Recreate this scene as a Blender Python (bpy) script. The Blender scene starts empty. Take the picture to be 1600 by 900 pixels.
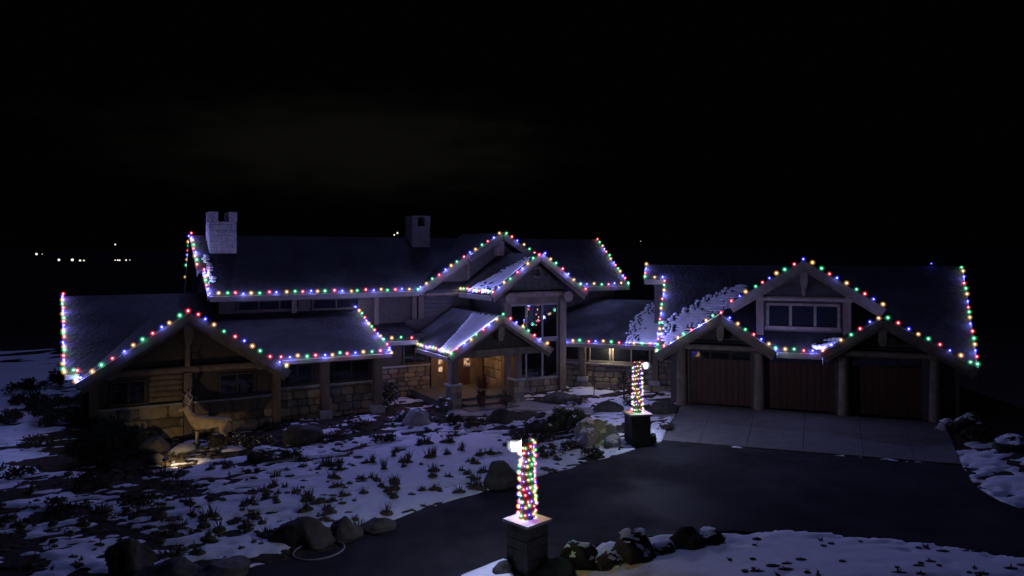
import bpy, bmesh, math, random
import numpy as np
from mathutils import Vector, Matrix, noise as mnoise

random.seed(7)
R = math.radians
sc = bpy.context.scene
C = sc.collection

# ------------------------------------------------------------------ camera
CAM_H = 7.1
cam = bpy.data.cameras.new('camera')
cam.lens = 27.0
cam.sensor_width = 36.0
cam.shift_y = -55.0 / 1600.0
cam.clip_start = 0.1
cam.clip_end = 8000.0
cam_o = bpy.data.objects.new('camera', cam)
C.objects.link(cam_o)
cam_o.location = (0, 0, CAM_H)
cam_o.rotation_euler = (R(90), 0, 0)
sc.camera = cam_o

# ------------------------------------------------------------------ sky (night)
world = bpy.data.worlds.new('World')
sc.world = world
world.use_nodes = True
wn = world.node_tree
wn.nodes.clear()
w_out = wn.nodes.new('ShaderNodeOutputWorld')
w_bg = wn.nodes.new('ShaderNodeBackground')
w_sky = wn.nodes.new('ShaderNodeTexSky')
w_sky.sky_type = 'NISHITA'
w_sky.sun_disc = False
w_sky.sun_elevation = R(-4)
w_sky.sun_rotation = R(200)
w_bg.inputs['Strength'].default_value = 0.0012
wn.links.new(w_sky.outputs[0], w_bg.inputs['Color'])
# faint town glow on thin cloud, low over the ridge
w_tc = wn.nodes.new('ShaderNodeTexCoord')
w_map = wn.nodes.new('ShaderNodeMapping')
w_map.inputs['Location'].default_value = (0.2, -1.0, -0.135)
w_map2 = wn.nodes.new('ShaderNodeMapping')
w_map2.inputs['Scale'].default_value = (4.2, 0.8, 17.0)
w_len = wn.nodes.new('ShaderNodeVectorMath')
w_len.operation = 'LENGTH'
w_no = wn.nodes.new('ShaderNodeTexNoise')
w_no.inputs['Scale'].default_value = 3.0
w_no.inputs['Detail'].default_value = 2.0
w_sum = wn.nodes.new('ShaderNodeMath')
w_sum.operation = 'ADD'
w_cr = wn.nodes.new('ShaderNodeValToRGB')
w_cr.color_ramp.interpolation = 'EASE'
w_cr.color_ramp.elements[0].position = 0.35
w_cr.color_ramp.elements[0].color = (0.0032, 0.003, 0.0025, 1)
w_cr.color_ramp.elements[1].position = 1.9 / 2.2
w_cr.color_ramp.elements[1].color = (0.0004, 0.0004, 0.00042, 1)
w_div = wn.nodes.new('ShaderNodeMath')
w_div.operation = 'DIVIDE'
w_div.inputs[1].default_value = 2.2
wn.links.new(w_tc.outputs['Generated'], w_map.inputs['Vector'])
wn.links.new(w_map.outputs[0], w_map2.inputs['Vector'])
wn.links.new(w_map2.outputs[0], w_len.inputs[0])
wn.links.new(w_map2.outputs[0], w_no.inputs['Vector'])
wn.links.new(w_len.outputs['Value'], w_sum.inputs[0])
wn.links.new(w_no.outputs['Fac'], w_sum.inputs[1])
wn.links.new(w_sum.outputs[0], w_div.inputs[0])
wn.links.new(w_div.outputs[0], w_cr.inputs['Fac'])
w_bg2 = wn.nodes.new('ShaderNodeBackground')
wn.links.new(w_cr.outputs[0], w_bg2.inputs['Color'])
w_add = wn.nodes.new('ShaderNodeAddShader')
wn.links.new(w_bg.outputs[0], w_add.inputs[0])
wn.links.new(w_bg2.outputs[0], w_add.inputs[1])
wn.links.new(w_add.outputs[0], w_out.inputs['Surface'])

# added blue fill light with no visible source: the only distant lamp, very weak
moon = bpy.data.lights.new('moon', 'SUN')  # added blue fill light, no visible source
moon.energy = 0.3
moon.angle = R(3)
moon.color = (0.28, 0.34, 1.0)
fill_light_o = bpy.data.objects.new('moon', moon)  # object of the added fill light
C.objects.link(fill_light_o)
fill_light_o.rotation_euler = (R(-44), 0, R(14))   # high behind the house, so the facade and its beds lie in shade

sc.view_settings.view_transform = 'Standard'
sc.view_settings.look = 'None'
sc.view_settings.exposure = 0.0
sc.view_settings.gamma = 1.0
sc.cycles.use_denoising = True
sc.cycles.max_bounces = 6
sc.cycles.diffuse_bounces = 3
sc.cycles.glossy_bounces = 3
sc.cycles.transparent_max_bounces = 96
sc.cycles.sample_clamp_indirect = 2.0
sc.cycles.sample_clamp_direct = 0.0
sc.cycles.use_light_tree = True
sc.cycles.caustics_reflective = False
sc.cycles.caustics_refractive = False

BULB_WATTS = 10.5        # light given off by one bulb (before its colour)
LANTERN_WATTS = 310.0

# ------------------------------------------------------------------ frames of the two house wings
UX, UY = 0.873, 0.488
SX, SY = 0.936, -0.35
def A(u, v, z=0.0):
    return Vector((UX * u - UY * v, UY * u + UX * v, z))
def B(s, t, z=0.0):
    return Vector((SX * s - SY * t, SY * s + SX * t, z))
def gp(px, py, z=0.0):
    Z = (CAM_H - z) * 1200.0 / (py - 395.0)
    return Vector(((px - 800.0) / 1200.0 * Z, Z, z))
ANG_A = math.atan2(UY, UX)
ANG_B = math.atan2(SY, SX)

# ------------------------------------------------------------------ materials
def nd(nt, kind, **kw):
    n = nt.nodes.new(kind)
    for k, v in kw.items():
        setattr(n, k, v)
    return n

def mat(name, c1, c2=None, rough=0.8, scale=4.0, bump=0.0, bscale=None, spec=0.3, stretch=(1, 1, 1), detail=6.0, lo=0.35, hi=0.65):
    m = bpy.data.materials.new(name)
    m.use_nodes = True
    nt = m.node_tree
    p = nt.nodes['Principled BSDF']
    p.inputs['Roughness'].default_value = rough
    p.inputs['Specular IOR Level'].default_value = spec
    c2 = c2 or tuple(x * 0.75 for x in c1)
    tc = nd(nt, 'ShaderNodeTexCoord')
    mp = nd(nt, 'ShaderNodeMapping')
    mp.inputs['Scale'].default_value = stretch
    nt.links.new(tc.outputs['Object'], mp.inputs['Vector'])
    n = nd(nt, 'ShaderNodeTexNoise')
    n.inputs['Scale'].default_value = scale
    n.inputs['Detail'].default_value = detail
    n.inputs['Roughness'].default_value = 0.65
    nt.links.new(mp.outputs[0], n.inputs['Vector'])
    cr = nd(nt, 'ShaderNodeValToRGB')
    cr.color_ramp.elements[0].position = lo
    cr.color_ramp.elements[0].color = (*c2, 1)
    cr.color_ramp.elements[1].position = hi
    cr.color_ramp.elements[1].color = (*c1, 1)
    nt.links.new(n.outputs['Fac'], cr.inputs['Fac'])
    nt.links.new(cr.outputs[0], p.inputs['Base Color'])
    if bump:
        n2 = nd(nt, 'ShaderNodeTexNoise')
        n2.inputs['Scale'].default_value = bscale or scale * 4
        n2.inputs['Detail'].default_value = 5
        nt.links.new(mp.outputs[0], n2.inputs['Vector'])
        b = nd(nt, 'ShaderNodeBump')
        b.inputs['Strength'].default_value = bump
        b.inputs['Distance'].default_value = 0.03
        nt.links.new(n2.outputs['Fac'], b.inputs['Height'])
        nt.links.new(b.outputs[0], p.inputs['Normal'])
    return m

def glow_mat(name, col, strength, sampling=True):
    m = bpy.data.materials.new(name)
    m.use_nodes = True
    nt = m.node_tree
    nt.nodes.clear()
    o = nd(nt, 'ShaderNodeOutputMaterial')
    e = nd(nt, 'ShaderNodeEmission')
    e.inputs['Color'].default_value = (*col, 1)
    e.inputs['Strength'].default_value = strength
    nt.links.new(e.outputs[0], o.inputs['Surface'])
    if not sampling:
        m.cycles.emission_sampling = 'NONE'
    return m

def clear_glow(name, col, strength):
    m = glow_mat(name, col, strength, False)
    nt = m.node_tree
    t = nd(nt, 'ShaderNodeBsdfTransparent')
    a = nd(nt, 'ShaderNodeAddShader')
    e = [n for n in nt.nodes if n.type == 'EMISSION'][0]
    o = [n for n in nt.nodes if n.type == 'OUTPUT_MATERIAL'][0]
    nt.links.new(t.outputs[0], a.inputs[0])
    nt.links.new(e.outputs[0], a.inputs[1])
    nt.links.new(a.outputs[0], o.inputs['Surface'])
    return m

def halo_mat(name, col, strength):  # glowing shell added around a lamp in place of camera bloom
    """Shell painting a bloom halo: brightest over the core, clear at its rim."""
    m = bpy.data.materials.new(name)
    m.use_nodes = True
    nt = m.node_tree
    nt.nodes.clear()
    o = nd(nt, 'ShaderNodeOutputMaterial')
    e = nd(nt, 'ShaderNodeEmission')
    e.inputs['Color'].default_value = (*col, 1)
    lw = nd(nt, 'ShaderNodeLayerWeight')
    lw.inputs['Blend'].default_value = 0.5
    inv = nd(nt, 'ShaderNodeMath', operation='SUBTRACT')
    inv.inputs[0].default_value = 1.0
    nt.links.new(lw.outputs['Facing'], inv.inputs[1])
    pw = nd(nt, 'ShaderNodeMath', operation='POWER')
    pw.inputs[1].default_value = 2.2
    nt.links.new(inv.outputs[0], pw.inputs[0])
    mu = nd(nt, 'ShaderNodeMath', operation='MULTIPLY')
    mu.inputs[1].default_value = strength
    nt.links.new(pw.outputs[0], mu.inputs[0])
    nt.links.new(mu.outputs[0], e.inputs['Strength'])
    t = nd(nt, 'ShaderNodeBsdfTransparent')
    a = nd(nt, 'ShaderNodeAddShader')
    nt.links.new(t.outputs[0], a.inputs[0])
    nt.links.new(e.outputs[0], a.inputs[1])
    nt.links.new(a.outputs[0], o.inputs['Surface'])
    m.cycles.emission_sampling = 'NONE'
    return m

def roof_mat(name, frost=0.09):
    m = mat(name, (0.03, 0.03, 0.034), (0.014, 0.014, 0.016), rough=0.85, scale=3.0)
    nt = m.node_tree
    p = nt.nodes['Principled BSDF']
    tc = nd(nt, 'ShaderNodeTexCoord')
    # thin frost that clings in drifts
    n = nd(nt, 'ShaderNodeTexNoise')
    n.inputs['Scale'].default_value = 0.5
    n.inputs['Detail'].default_value = 7
    nt.links.new(tc.outputs['Object'], n.inputs['Vector'])
    cr = nd(nt, 'ShaderNodeValToRGB')
    cr.color_ramp.elements[0].position = 0.42
    cr.color_ramp.elements[0].color = (0, 0, 0, 1)
    cr.color_ramp.elements[1].position = 0.75
    cr.color_ramp.elements[1].color = (frost, frost, frost, 1)
    nt.links.new(n.outputs['Fac'], cr.inputs['Fac'])
    old = p.inputs['Base Color'].links[0].from_socket
    mx = nd(nt, 'ShaderNodeMixRGB')
    mx.inputs['Color2'].default_value = (0.5, 0.52, 0.56, 1)
    nt.links.new(cr.outputs[0], mx.inputs['Fac'])
    nt.links.new(old, mx.inputs['Color1'])
    nt.links.new(mx.outputs[0], p.inputs['Base Color'])
    # shingle butts
    vo = nd(nt, 'ShaderNodeTexVoronoi')
    vo.inputs['Scale'].default_value = 5.5
    nt.links.new(tc.outputs['Object'], vo.inputs['Vector'])
    b = nd(nt, 'ShaderNodeBump')
    b.inputs['Strength'].default_value = 0.6
    b.inputs['Distance'].default_value = 0.03
    nt.links.new(vo.outputs['Distance'], b.inputs['Height'])
    nt.links.new(b.outputs[0], p.inputs['Normal'])
    return m

M = {}
M['roof'] = roof_mat('roof_shingle')
M['frost_roof'] = roof_mat('frosted_shingle', 0.24)
M['timber'] = mat('timber', (0.2, 0.15, 0.115), (0.11, 0.082, 0.063), rough=0.75, scale=3, bump=0.3, stretch=(1, 1, 0.3))
M['log'] = mat('log', (0.25, 0.19, 0.15), (0.14, 0.105, 0.085), rough=0.7, scale=3, bump=0.3)
M['fascia'] = mat('fascia', (0.17, 0.15, 0.14), (0.1, 0.088, 0.08), rough=0.7, scale=2, bump=0.2)
M['gutter'] = mat('gutter', (0.24, 0.215, 0.2), (0.17, 0.15, 0.14), rough=0.45, scale=2)
M['siding'] = mat('siding', (0.11, 0.1, 0.095), (0.07, 0.064, 0.06), rough=0.8, scale=3, bump=0.2, stretch=(1, 1, 3))
M['wall'] = mat('stucco', (0.085, 0.07, 0.06), (0.06, 0.048, 0.042), rough=0.9, scale=6, bump=0.3)
M['soffit'] = mat('soffit', (0.12, 0.09, 0.065), (0.08, 0.06, 0.045), rough=0.8, scale=3)
M['frame'] = mat('window_frame', (0.28, 0.26, 0.25), (0.2, 0.185, 0.175), rough=0.6, scale=4)
M['dark_frame'] = mat('dark_frame', (0.07, 0.055, 0.045), (0.045, 0.036, 0.03), rough=0.6, scale=4)
M['door'] = mat('garage_wood', (0.1, 0.042, 0.034), (0.062, 0.026, 0.021), rough=0.6, scale=4, bump=0.2, stretch=(6, 6, 0.4))
M['mortar'] = mat('mortar', (0.13, 0.12, 0.105), (0.09, 0.082, 0.072), rough=0.95, scale=10, bump=0.3)
M['stones'] = [
    mat('stone_buff', (0.36, 0.3, 0.22), (0.22, 0.18, 0.13), rough=0.9, scale=5, bump=0.5),
    mat('stone_grey', (0.28, 0.26, 0.235), (0.17, 0.155, 0.14), rough=0.9, scale=5, bump=0.5),
    mat('stone_tan', (0.42, 0.34, 0.24), (0.28, 0.22, 0.155), rough=0.9, scale=5, bump=0.5),
    mat('stone_brown', (0.24, 0.18, 0.13), (0.14, 0.105, 0.076), rough=0.9, scale=5, bump=0.5)]
M['snow'] = mat('snow', (0.78, 0.8, 0.86), (0.68, 0.7, 0.78), rough=0.75, scale=3, bump=0.35, bscale=18)
M['soil'] = mat('soil', (0.075, 0.062, 0.05), (0.03, 0.025, 0.02), rough=0.95, scale=5, bump=0.8, bscale=22)
M['asphalt'] = mat('asphalt', (0.03, 0.03, 0.032), (0.017, 0.017, 0.018), rough=0.9, spec=0.04, scale=1.2, bump=0.3, bscale=60)
M['concrete'] = mat('concrete', (0.13, 0.128, 0.124), (0.09, 0.088, 0.085), rough=0.85, scale=1.6, bump=0.15, bscale=30)
M['path'] = mat('path_concrete', (0.3, 0.28, 0.27), (0.17, 0.16, 0.15), rough=0.85, scale=1.5, bump=0.2, bscale=20)
M['boulder'] = mat('boulder_rock', (0.085, 0.078, 0.07), (0.04, 0.037, 0.033), rough=0.9, scale=3, bump=0.7, bscale=9)
M['pale_rock'] = mat('pale_rock', (0.4, 0.4, 0.4), (0.24, 0.24, 0.24), rough=0.9, scale=3, bump=0.7, bscale=9)
M['grass'] = mat('dry_grass', (0.1, 0.08, 0.045), (0.05, 0.04, 0.025), rough=0.9, scale=8)
M['juniper'] = mat('juniper', (0.04, 0.055, 0.03), (0.02, 0.03, 0.016), rough=0.9, scale=8)
M['twig'] = mat('twig', (0.075, 0.045, 0.035), (0.04, 0.025, 0.02), rough=0.9, scale=8)
M['leaf'] = mat('leaf', (0.07, 0.06, 0.04), (0.03, 0.03, 0.02), rough=0.8, scale=6)
M['pier'] = mat('pier_stone', (0.085, 0.078, 0.068), (0.045, 0.041, 0.036), rough=0.9, scale=5, bump=0.6)
M['cap'] = mat('cap_stone', (0.42, 0.41, 0.4), (0.3, 0.29, 0.285), rough=0.8, scale=4, bump=0.3)
M['post'] = mat('post_wood', (0.075, 0.065, 0.058), (0.045, 0.038, 0.034), rough=0.7, scale=4, bump=0.2)
M['metal'] = mat('black_metal', (0.03, 0.03, 0.032), (0.02, 0.02, 0.022), rough=0.45, scale=6)
M['cable'] = mat('cable', (0.03, 0.05, 0.03), (0.02, 0.03, 0.02), rough=0.6, scale=6)
M['fur'] = mat('deer_fur', (0.46, 0.35, 0.21), (0.3, 0.22, 0.13), rough=0.85, scale=5, bump=0.4, bscale=30)
M['antler'] = mat('antler_bone', (0.5, 0.44, 0.34), (0.35, 0.3, 0.22), rough=0.6, scale=8)
M['pale_loop'] = mat('pale_loop', (0.25, 0.25, 0.28), (0.2, 0.2, 0.23), rough=0.6, scale=8)
M['chimney_dark'] = mat('chimney_brick', (0.09, 0.085, 0.082), (0.055, 0.05, 0.048), rough=0.9, scale=4, bump=0.4)
M['chimney'] = mat('chimney_stone', (0.3, 0.29, 0.28), (0.18, 0.175, 0.17), rough=0.9, scale=4, bump=0.5)
M['ceramic'] = mat('pot_glaze', (0.11, 0.05, 0.035), (0.07, 0.03, 0.02), rough=0.5, scale=5)

def glass_mat(name, tint, clear):
    m = bpy.data.materials.new(name)
    m.use_nodes = True
    nt = m.node_tree
    nt.nodes.clear()
    o = nd(nt, 'ShaderNodeOutputMaterial')
    g = nd(nt, 'ShaderNodeBsdfGlossy')
    g.inputs['Roughness'].default_value = 0.03
    g.inputs['Color'].default_value = (0.9, 0.9, 0.95, 1)
    if clear:
        b = nd(nt, 'ShaderNodeBsdfTransparent')
        b.inputs['Color'].default_value = (*tint, 1)
    else:
        b = nd(nt, 'ShaderNodeBsdfDiffuse')
        b.inputs['Color'].default_value = (*tint, 1)
    f = nd(nt, 'ShaderNodeFresnel')
    f.inputs['IOR'].default_value = 1.5
    mx = nd(nt, 'ShaderNodeMixShader')
    nt.links.new(f.outputs[0], mx.inputs[0])
    nt.links.new(b.outputs[0], mx.inputs[1])
    nt.links.new(g.outputs[0], mx.inputs[2])
    nt.links.new(mx.outputs[0], o.inputs['Surface'])
    return m
M['dark_glass'] = glass_mat('dark_glass', (0.014, 0.016, 0.02), False)
M['clear_glass'] = glass_mat('clear_glass', (0.75, 0.78, 0.85), True)

# ------------------------------------------------------------------ mesh builder
class MB:
    def __init__(self):
        self.v, self.f, self.mi = [], [], []
    def add(self, vs, fs, k=0):
        b = len(self.v)
        self.v += [tuple(x) for x in vs]
        for f in fs:
            self.f.append(tuple(b + i for i in f))
            self.mi.append(k)
        return self
    def box(self, F, a0, a1, b0, b1, z0, z1, k=0):
        vs = [F(a, b, z) for z in (z0, z1) for b in (b0, b1) for a in (a0, a1)]
        return self.add(vs, [(0, 2, 3, 1), (4, 5, 7, 6), (0, 1, 5, 4), (2, 6, 7, 3), (0, 4, 6, 2), (1, 3, 7, 5)], k)
    def beam(self, p0, p1, w, h, k=0, w1=None, h1=None):
        p0, p1 = Vector(p0), Vector(p1)
        d = (p1 - p0).normalized()
        side = d.cross(Vector((0, 0, 1)))
        if side.length < 1e-4:
            side = Vector((UX, UY, 0))
        side.normalize()
        up = side.cross(d).normalized()
        w1 = w if w1 is None else w1
        h1 = h if h1 is None else h1
        vs = []
        for p, ww, hh in ((p0, w, h), (p1, w1, h1)):
            for sx, sy in ((-1, -1), (1, -1), (1, 1), (-1, 1)):
                vs.append(p + side * sx * ww / 2 + up * sy * hh / 2)
        return self.add(vs, [(3, 2, 1, 0), (4, 5, 6, 7), (0, 1, 5, 4), (1, 2, 6, 5), (2, 3, 7, 6), (3, 0, 4, 7)], k)
    def cyl(self, p0, p1, r0, r1=None, n=10, k=0, caps=True):
        p0, p1 = Vector(p0), Vector(p1)
        r1 = r0 if r1 is None else r1
        d = (p1 - p0).normalized()
        s = d.orthogonal().normalized()
        u = d.cross(s)
        vs = []
        for p, r in ((p0, r0), (p1, r1)):
            for i in range(n):
                t = 2 * math.pi * i / n
                vs.append(p + (s * math.cos(t) + u * math.sin(t)) * r)
        fs = [(i, (i + 1) % n, n + (i + 1) % n, n + i) for i in range(n)]
        if caps:
            fs += [tuple(range(n - 1, -1, -1)), tuple(range(n, 2 * n))]
        return self.add(vs, fs, k)
    def tube(self, pts, r, n=6, k=0):
        for i in range(len(pts) - 1):
            r0 = r[i] if isinstance(r, (list, tuple)) else r
            r1 = r[i + 1] if isinstance(r, (list, tuple)) else r
            self.cyl(pts[i], pts[i + 1], r0, r1, n, k)
        return self
    def prism(self, poly, off, k=0):
        n = len(poly)
        off = Vector(off)
        vs = [Vector(p) for p in poly] + [Vector(p) + off for p in poly]
        fs = [tuple(range(n)), tuple(range(2 * n - 1, n - 1, -1))]
        fs += [(i, n + i, n + (i + 1) % n, (i + 1) % n) for i in range(n)]
        return self.add(vs, fs, k)
    def ico(self, c, r, sub=2, k=0):
        bm = bmesh.new()
        bmesh.ops.create_icosphere(bm, subdivisions=sub, radius=1.0)
        vs = [Vector(c) + Vector((x.co.x * r[0], x.co.y * r[1], x.co.z * r[2])) if isinstance(r, tuple) else Vector(c) + x.co * r for x in bm.verts]
        fs = [tuple(q.index for q in f.verts) for f in bm.faces]
        bm.free()
        return self.add(vs, fs, k)
    def mesh(self, name, mats, smooth=False):
        me = bpy.data.meshes.new(name)
        me.from_pydata(self.v, [], self.f)
        mats = mats if isinstance(mats, (list, tuple)) else [mats]
        for m in mats:
            me.materials.append(m)
        me.polygons.foreach_set('material_index', self.mi)
        if smooth:
            me.polygons.foreach_set('use_smooth', [True] * len(me.polygons))
        bm = bmesh.new()
        bm.from_mesh(me)
        bmesh.ops.recalc_face_normals(bm, faces=bm.faces)
        bm.to_mesh(me)
        bm.free()
        me.update()
        return me
    def build(self, name, mats, parent=None, smooth=False):
        return link(name, self.mesh(name, mats, smooth), parent)

ORIGIN = {}
def link(name, data, parent=None):
    o = bpy.data.objects.new(name, data)
    C.objects.link(o)
    if parent is not None:
        o.parent = parent
        o.matrix_parent_inverse = Matrix.Translation(-ORIGIN.get(parent.name, Vector((0, 0, 0))))
    ORIGIN[o.name] = ORIGIN.get(parent.name, Vector()) if parent is not None else Vector()
    if parent is not None:
        ORIGIN[o.name] = Vector((0, 0, 0))
    return o

def tag(o, label=None, cat=None, group=None, kind=None):
    if label: o['label'] = label
    if cat: o['category'] = cat
    if group: o['group'] = group
    if kind: o['kind'] = kind
    return o

def thing(name, label, cat, loc, group=None):
    """An Empty at the base of a thing; parts are modelled in world space and parented to it."""
    o = bpy.data.objects.new(name, None)
    C.objects.link(o)
    o.location = loc
    o.empty_display_size = 0.3
    ORIGIN[o.name] = Vector(loc)
    return tag(o, label, cat, group)

# ------------------------------------------------------------------ terrain
def vnoise(x, y, seed=0):
    xi, yi = np.floor(x).astype(np.int64), np.floor(y).astype(np.int64)
    xf, yf = x - xi, y - yi
    def h(a, b):
        n = (a * 374761393 + b * 668265263 + seed * 974634777) & 0xffffffff
        n = ((n ^ (n >> 13)) * 1274126177) & 0xffffffff
        return ((n ^ (n >> 16)) & 0xffff) / 65535.0
    u = xf * xf * xf * (xf * (xf * 6 - 15) + 10)
    v = yf * yf * yf * (yf * (yf * 6 - 15) + 10)
    return (h(xi, yi) * (1 - u) + h(xi + 1, yi) * u) * (1 - v) + (h(xi, yi + 1) * (1 - u) + h(xi + 1, yi + 1) * u) * v
def fbm(x, y, seed=0, oct=4):
    s, a, t = 0, 1, 0
    for i in range(oct):
        s = s + a * vnoise(x * 2 ** i, y * 2 ** i, seed + i * 17)
        t += a
        a *= 0.5
    return s / t
def inside(poly, x, y):
    r = np.zeros(x.shape, bool)
    n = len(poly)
    for i in range(n):
        x0, y0 = poly[i][0], poly[i][1]
        x1, y1 = poly[(i + 1) % n][0], poly[(i + 1) % n][1]
        c = ((y0 > y) != (y1 > y)) & (x < (x1 - x0) * (y - y0) / (y1 - y0 + 1e-12) + x0)
        r ^= c
    return r

drive_px = [(1034, 690), (1000, 700), (960, 712), (920, 724), (875, 736), (830, 748), (760, 767), (700, 784), (640, 803), (600, 818), (562, 842),
            (520, 858), (470, 870), (400, 884), (320, 910), (200, 960), (100, 1040), (60, 1300), (600, 1300), (660, 960), (722, 902), (760, 888), (795, 876), (830, 873), (870, 872),
            (915, 858), (960, 846), (1050, 836), (1150, 829), (1300, 838), (1450, 856), (1600, 884), (1800, 930), (2000, 1000), (2400, 1000), (2200, 900), (1900, 850), (1700, 812), (1600, 797), (1562, 783), (1530, 764), (1502, 728)]
drive_poly = [gp(*p) for p in drive_px]
def roughen(poly, step, amp, seed):
    rr, out = random.Random(seed), []
    for i in range(len(poly)):
        a, b = poly[i], poly[(i + 1) % len(poly)]
        n = max(1, int((b - a).length / step)) if (a.y < 40 and (b - a).length < 14) else 1
        d = (b - a).normalized()
        for k in range(n):
            w = rr.uniform(-amp, amp) if k else 0
            out.append(a + (b - a) * (k / n) + Vector((-d.y, d.x, 0)) * w)
    return out
drive_poly = roughen(drive_poly, 0.45, 0.07, 3)
apron_px = [(1064, 630), (1180, 634), (1310, 646), (1440, 657), (1476, 662), (1503, 727), (1345, 714), (1180, 699), (1033, 689.5)]
apron_poly = [gp(*p) for p in apron_px]
path_px = [(812, 622), (835, 628), (880, 634), (950, 640), (1010, 643), (1056, 640), (1050, 652), (1010, 656), (960, 655), (900, 648), (850, 641), (805, 640), (770, 650), (700, 650), (700, 640), (770, 632)]
path_poly = [gp(*p) for p in path_px]
house_polys = [[A(0.2, 32.2), A(7, 32.2), A(7, 33.2), A(11.7, 33.2), A(11.7, 36), A(18.3, 36), A(18.3, 33.8), A(22.0, 33.8), A(22, 46), A(0, 46)],
               [B(-14, 39.7), B(-5.4, 39.7), B(-5.4, 36.6), B(6.2, 36.6), B(6.2, 49), B(-14, 49)]]

def axis(a0, a1, d, lim, grow=1.35):
    mid = list(np.arange(a0, a1 + 1e-6, d))
    hi, st = [a1], d
    while hi[-1] < lim[1]:
        st *= grow
        hi.append(hi[-1] + st)
    lo, st = [a0], d
    while lo[-1] > lim[0]:
        st *= grow
        lo.append(lo[-1] - st)
    return np.array(sorted(set(lo[1:] + mid + hi[1:])))

def soil_z(x, y):
    z = 0.07 * (fbm(x * 0.5, y * 0.5, 3) - 0.5) - 0.03
    d = np.sqrt(x * x + y * y)
    hill = np.clip((d - 90) / 260, 0, 1)
    hill = hill * hill * (3 - 2 * hill)
    z = z + hill * (2.0 + 9.5 * np.exp(-((x / np.maximum(y, 1) + 0.12) / 0.12) ** 2) * (y > 0))
    far = np.clip((d - 400) / 1500, 0, 1)
    z = z + far * 20 * fbm(x * 0.002, y * 0.002, 9)
    return z

def grid_mesh(name, xs, ys, zf, m, keep=None):
    X, Y = np.meshgrid(xs, ys)
    Zz = zf(X, Y)
    nx, ny = len(xs), len(ys)
    co = np.stack([X, Y, Zz], -1).reshape(-1, 3)
    idx = np.arange(nx * ny).reshape(ny, nx)
    q = np.stack([idx[:-1, :-1], idx[:-1, 1:], idx[1:, 1:], idx[1:, :-1]], -1).reshape(-1, 4)
    if keep is not None:
        kv = keep(X, Y, Zz).reshape(-1)
        q = q[kv[q].any(1)]
    used = np.unique(q)
    remap = -np.ones(nx * ny, np.int64)
    remap[used] = np.arange(len(used))
    co, q = co[used], remap[q]
    me = bpy.data.meshes.new(name)
    me.vertices.add(len(co))
    me.vertices.foreach_set('co', co.astype(np.float32).ravel())
    me.loops.add(q.size)
    me.loops.foreach_set('vertex_index', q.astype(np.int32).ravel())
    me.polygons.add(len(q))
    me.polygons.foreach_set('loop_start', np.arange(0, q.size, 4, dtype=np.int32))
    me.polygons.foreach_set('loop_total', np.full(len(q), 4, np.int32))
    me.polygons.foreach_set('use_smooth', np.ones(len(q), bool))
    me.materials.append(m)
    me.update(calc_edges=True)
    return me

def ground_z(X, Y):
    z = soil_z(X, Y)
    hard = inside(drive_poly, X, Y) | inside(apron_poly, X, Y) | inside(path_poly, X, Y)
    return np.where(hard, -0.09, z)
def far_night_dark(m):  # night darkness painted into the far ground colour, deeper with distance
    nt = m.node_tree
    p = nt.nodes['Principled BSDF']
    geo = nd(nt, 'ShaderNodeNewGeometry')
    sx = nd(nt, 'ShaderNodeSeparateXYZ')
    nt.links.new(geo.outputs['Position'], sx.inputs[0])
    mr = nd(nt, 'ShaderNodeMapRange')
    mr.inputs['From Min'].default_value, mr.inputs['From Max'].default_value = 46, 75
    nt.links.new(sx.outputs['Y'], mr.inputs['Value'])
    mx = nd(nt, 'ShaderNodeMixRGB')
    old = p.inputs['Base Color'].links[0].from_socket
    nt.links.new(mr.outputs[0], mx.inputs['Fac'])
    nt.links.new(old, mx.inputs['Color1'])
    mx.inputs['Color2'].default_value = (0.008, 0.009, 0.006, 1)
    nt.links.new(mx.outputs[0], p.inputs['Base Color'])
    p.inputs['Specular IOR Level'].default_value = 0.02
far_night_dark(M['soil'])
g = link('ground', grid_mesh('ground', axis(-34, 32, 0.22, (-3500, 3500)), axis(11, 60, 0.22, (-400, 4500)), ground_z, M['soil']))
tag(g, kind='structure')

# snow cover: lies in open sheets and thins to scraps in the planting beds
blobs = [  # px, py, rx, ry (pixels), weight
    (660, 735, 170, 62, 1.25), (500, 775, 150, 40, 0.75), (560, 715, 120, 30, 0.4), (370, 800, 200, 50, 0.5), (720, 690, 80, 22, 1.0),
    (110, 870, 100, 30, 0.6), (230, 880, 90, 30, 0.5), (400, 850, 120, 40, 0.55), (860, 720, 110, 28, 0.6), (925, 690, 60, 24, 0.55),
    (950, 628, 50, 12, 0.45), (940, 648, 110, 9, 0.8), (1030, 672, 35, 22, 0.8), (835, 662, 40, 14, 0.5),
    (30, 690, 60, 60, 0.3), (30, 600, 130, 45, 0.75), (-60, 640, 120, 80, 0.8), (60, 760, 110, 45, 0.25), (-40, 560, 220, 26, 0.45),
    (1250, 885, 260, 55, 1.9), (1560, 900, 160, 40, 1.6), (1080, 900, 90, 30, 1.3), (750, 892, 40, 24, 1.6), (700, 930, 120, 40, 1.2),
    (1540, 735, 40, 40, 0.75), (1590, 770, 70, 30, 0.75), (1700, 760, 120, 60, 0.6),
    (318, 722, 70, 15, 1.0), (960, 838, 40, 12, 0.5),
    # bare beds
    (170, 690, 110, 60, -1.1), (480, 690, 110, 26, -0.5), (330, 668, 120, 24, -0.5), (590, 640, 130, 26, -0.35), (880, 668, 55, 18, -0.9),
    (760, 655, 90, 18, -0.8), (300, 760, 120, 22, -0.3), (560, 850, 90, 18, -1.0), (250, 870, 80, 24, -0.35), (1560, 680, 90, 28, -0.25), (1000, 864, 110, 18, -0.25)]
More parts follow.
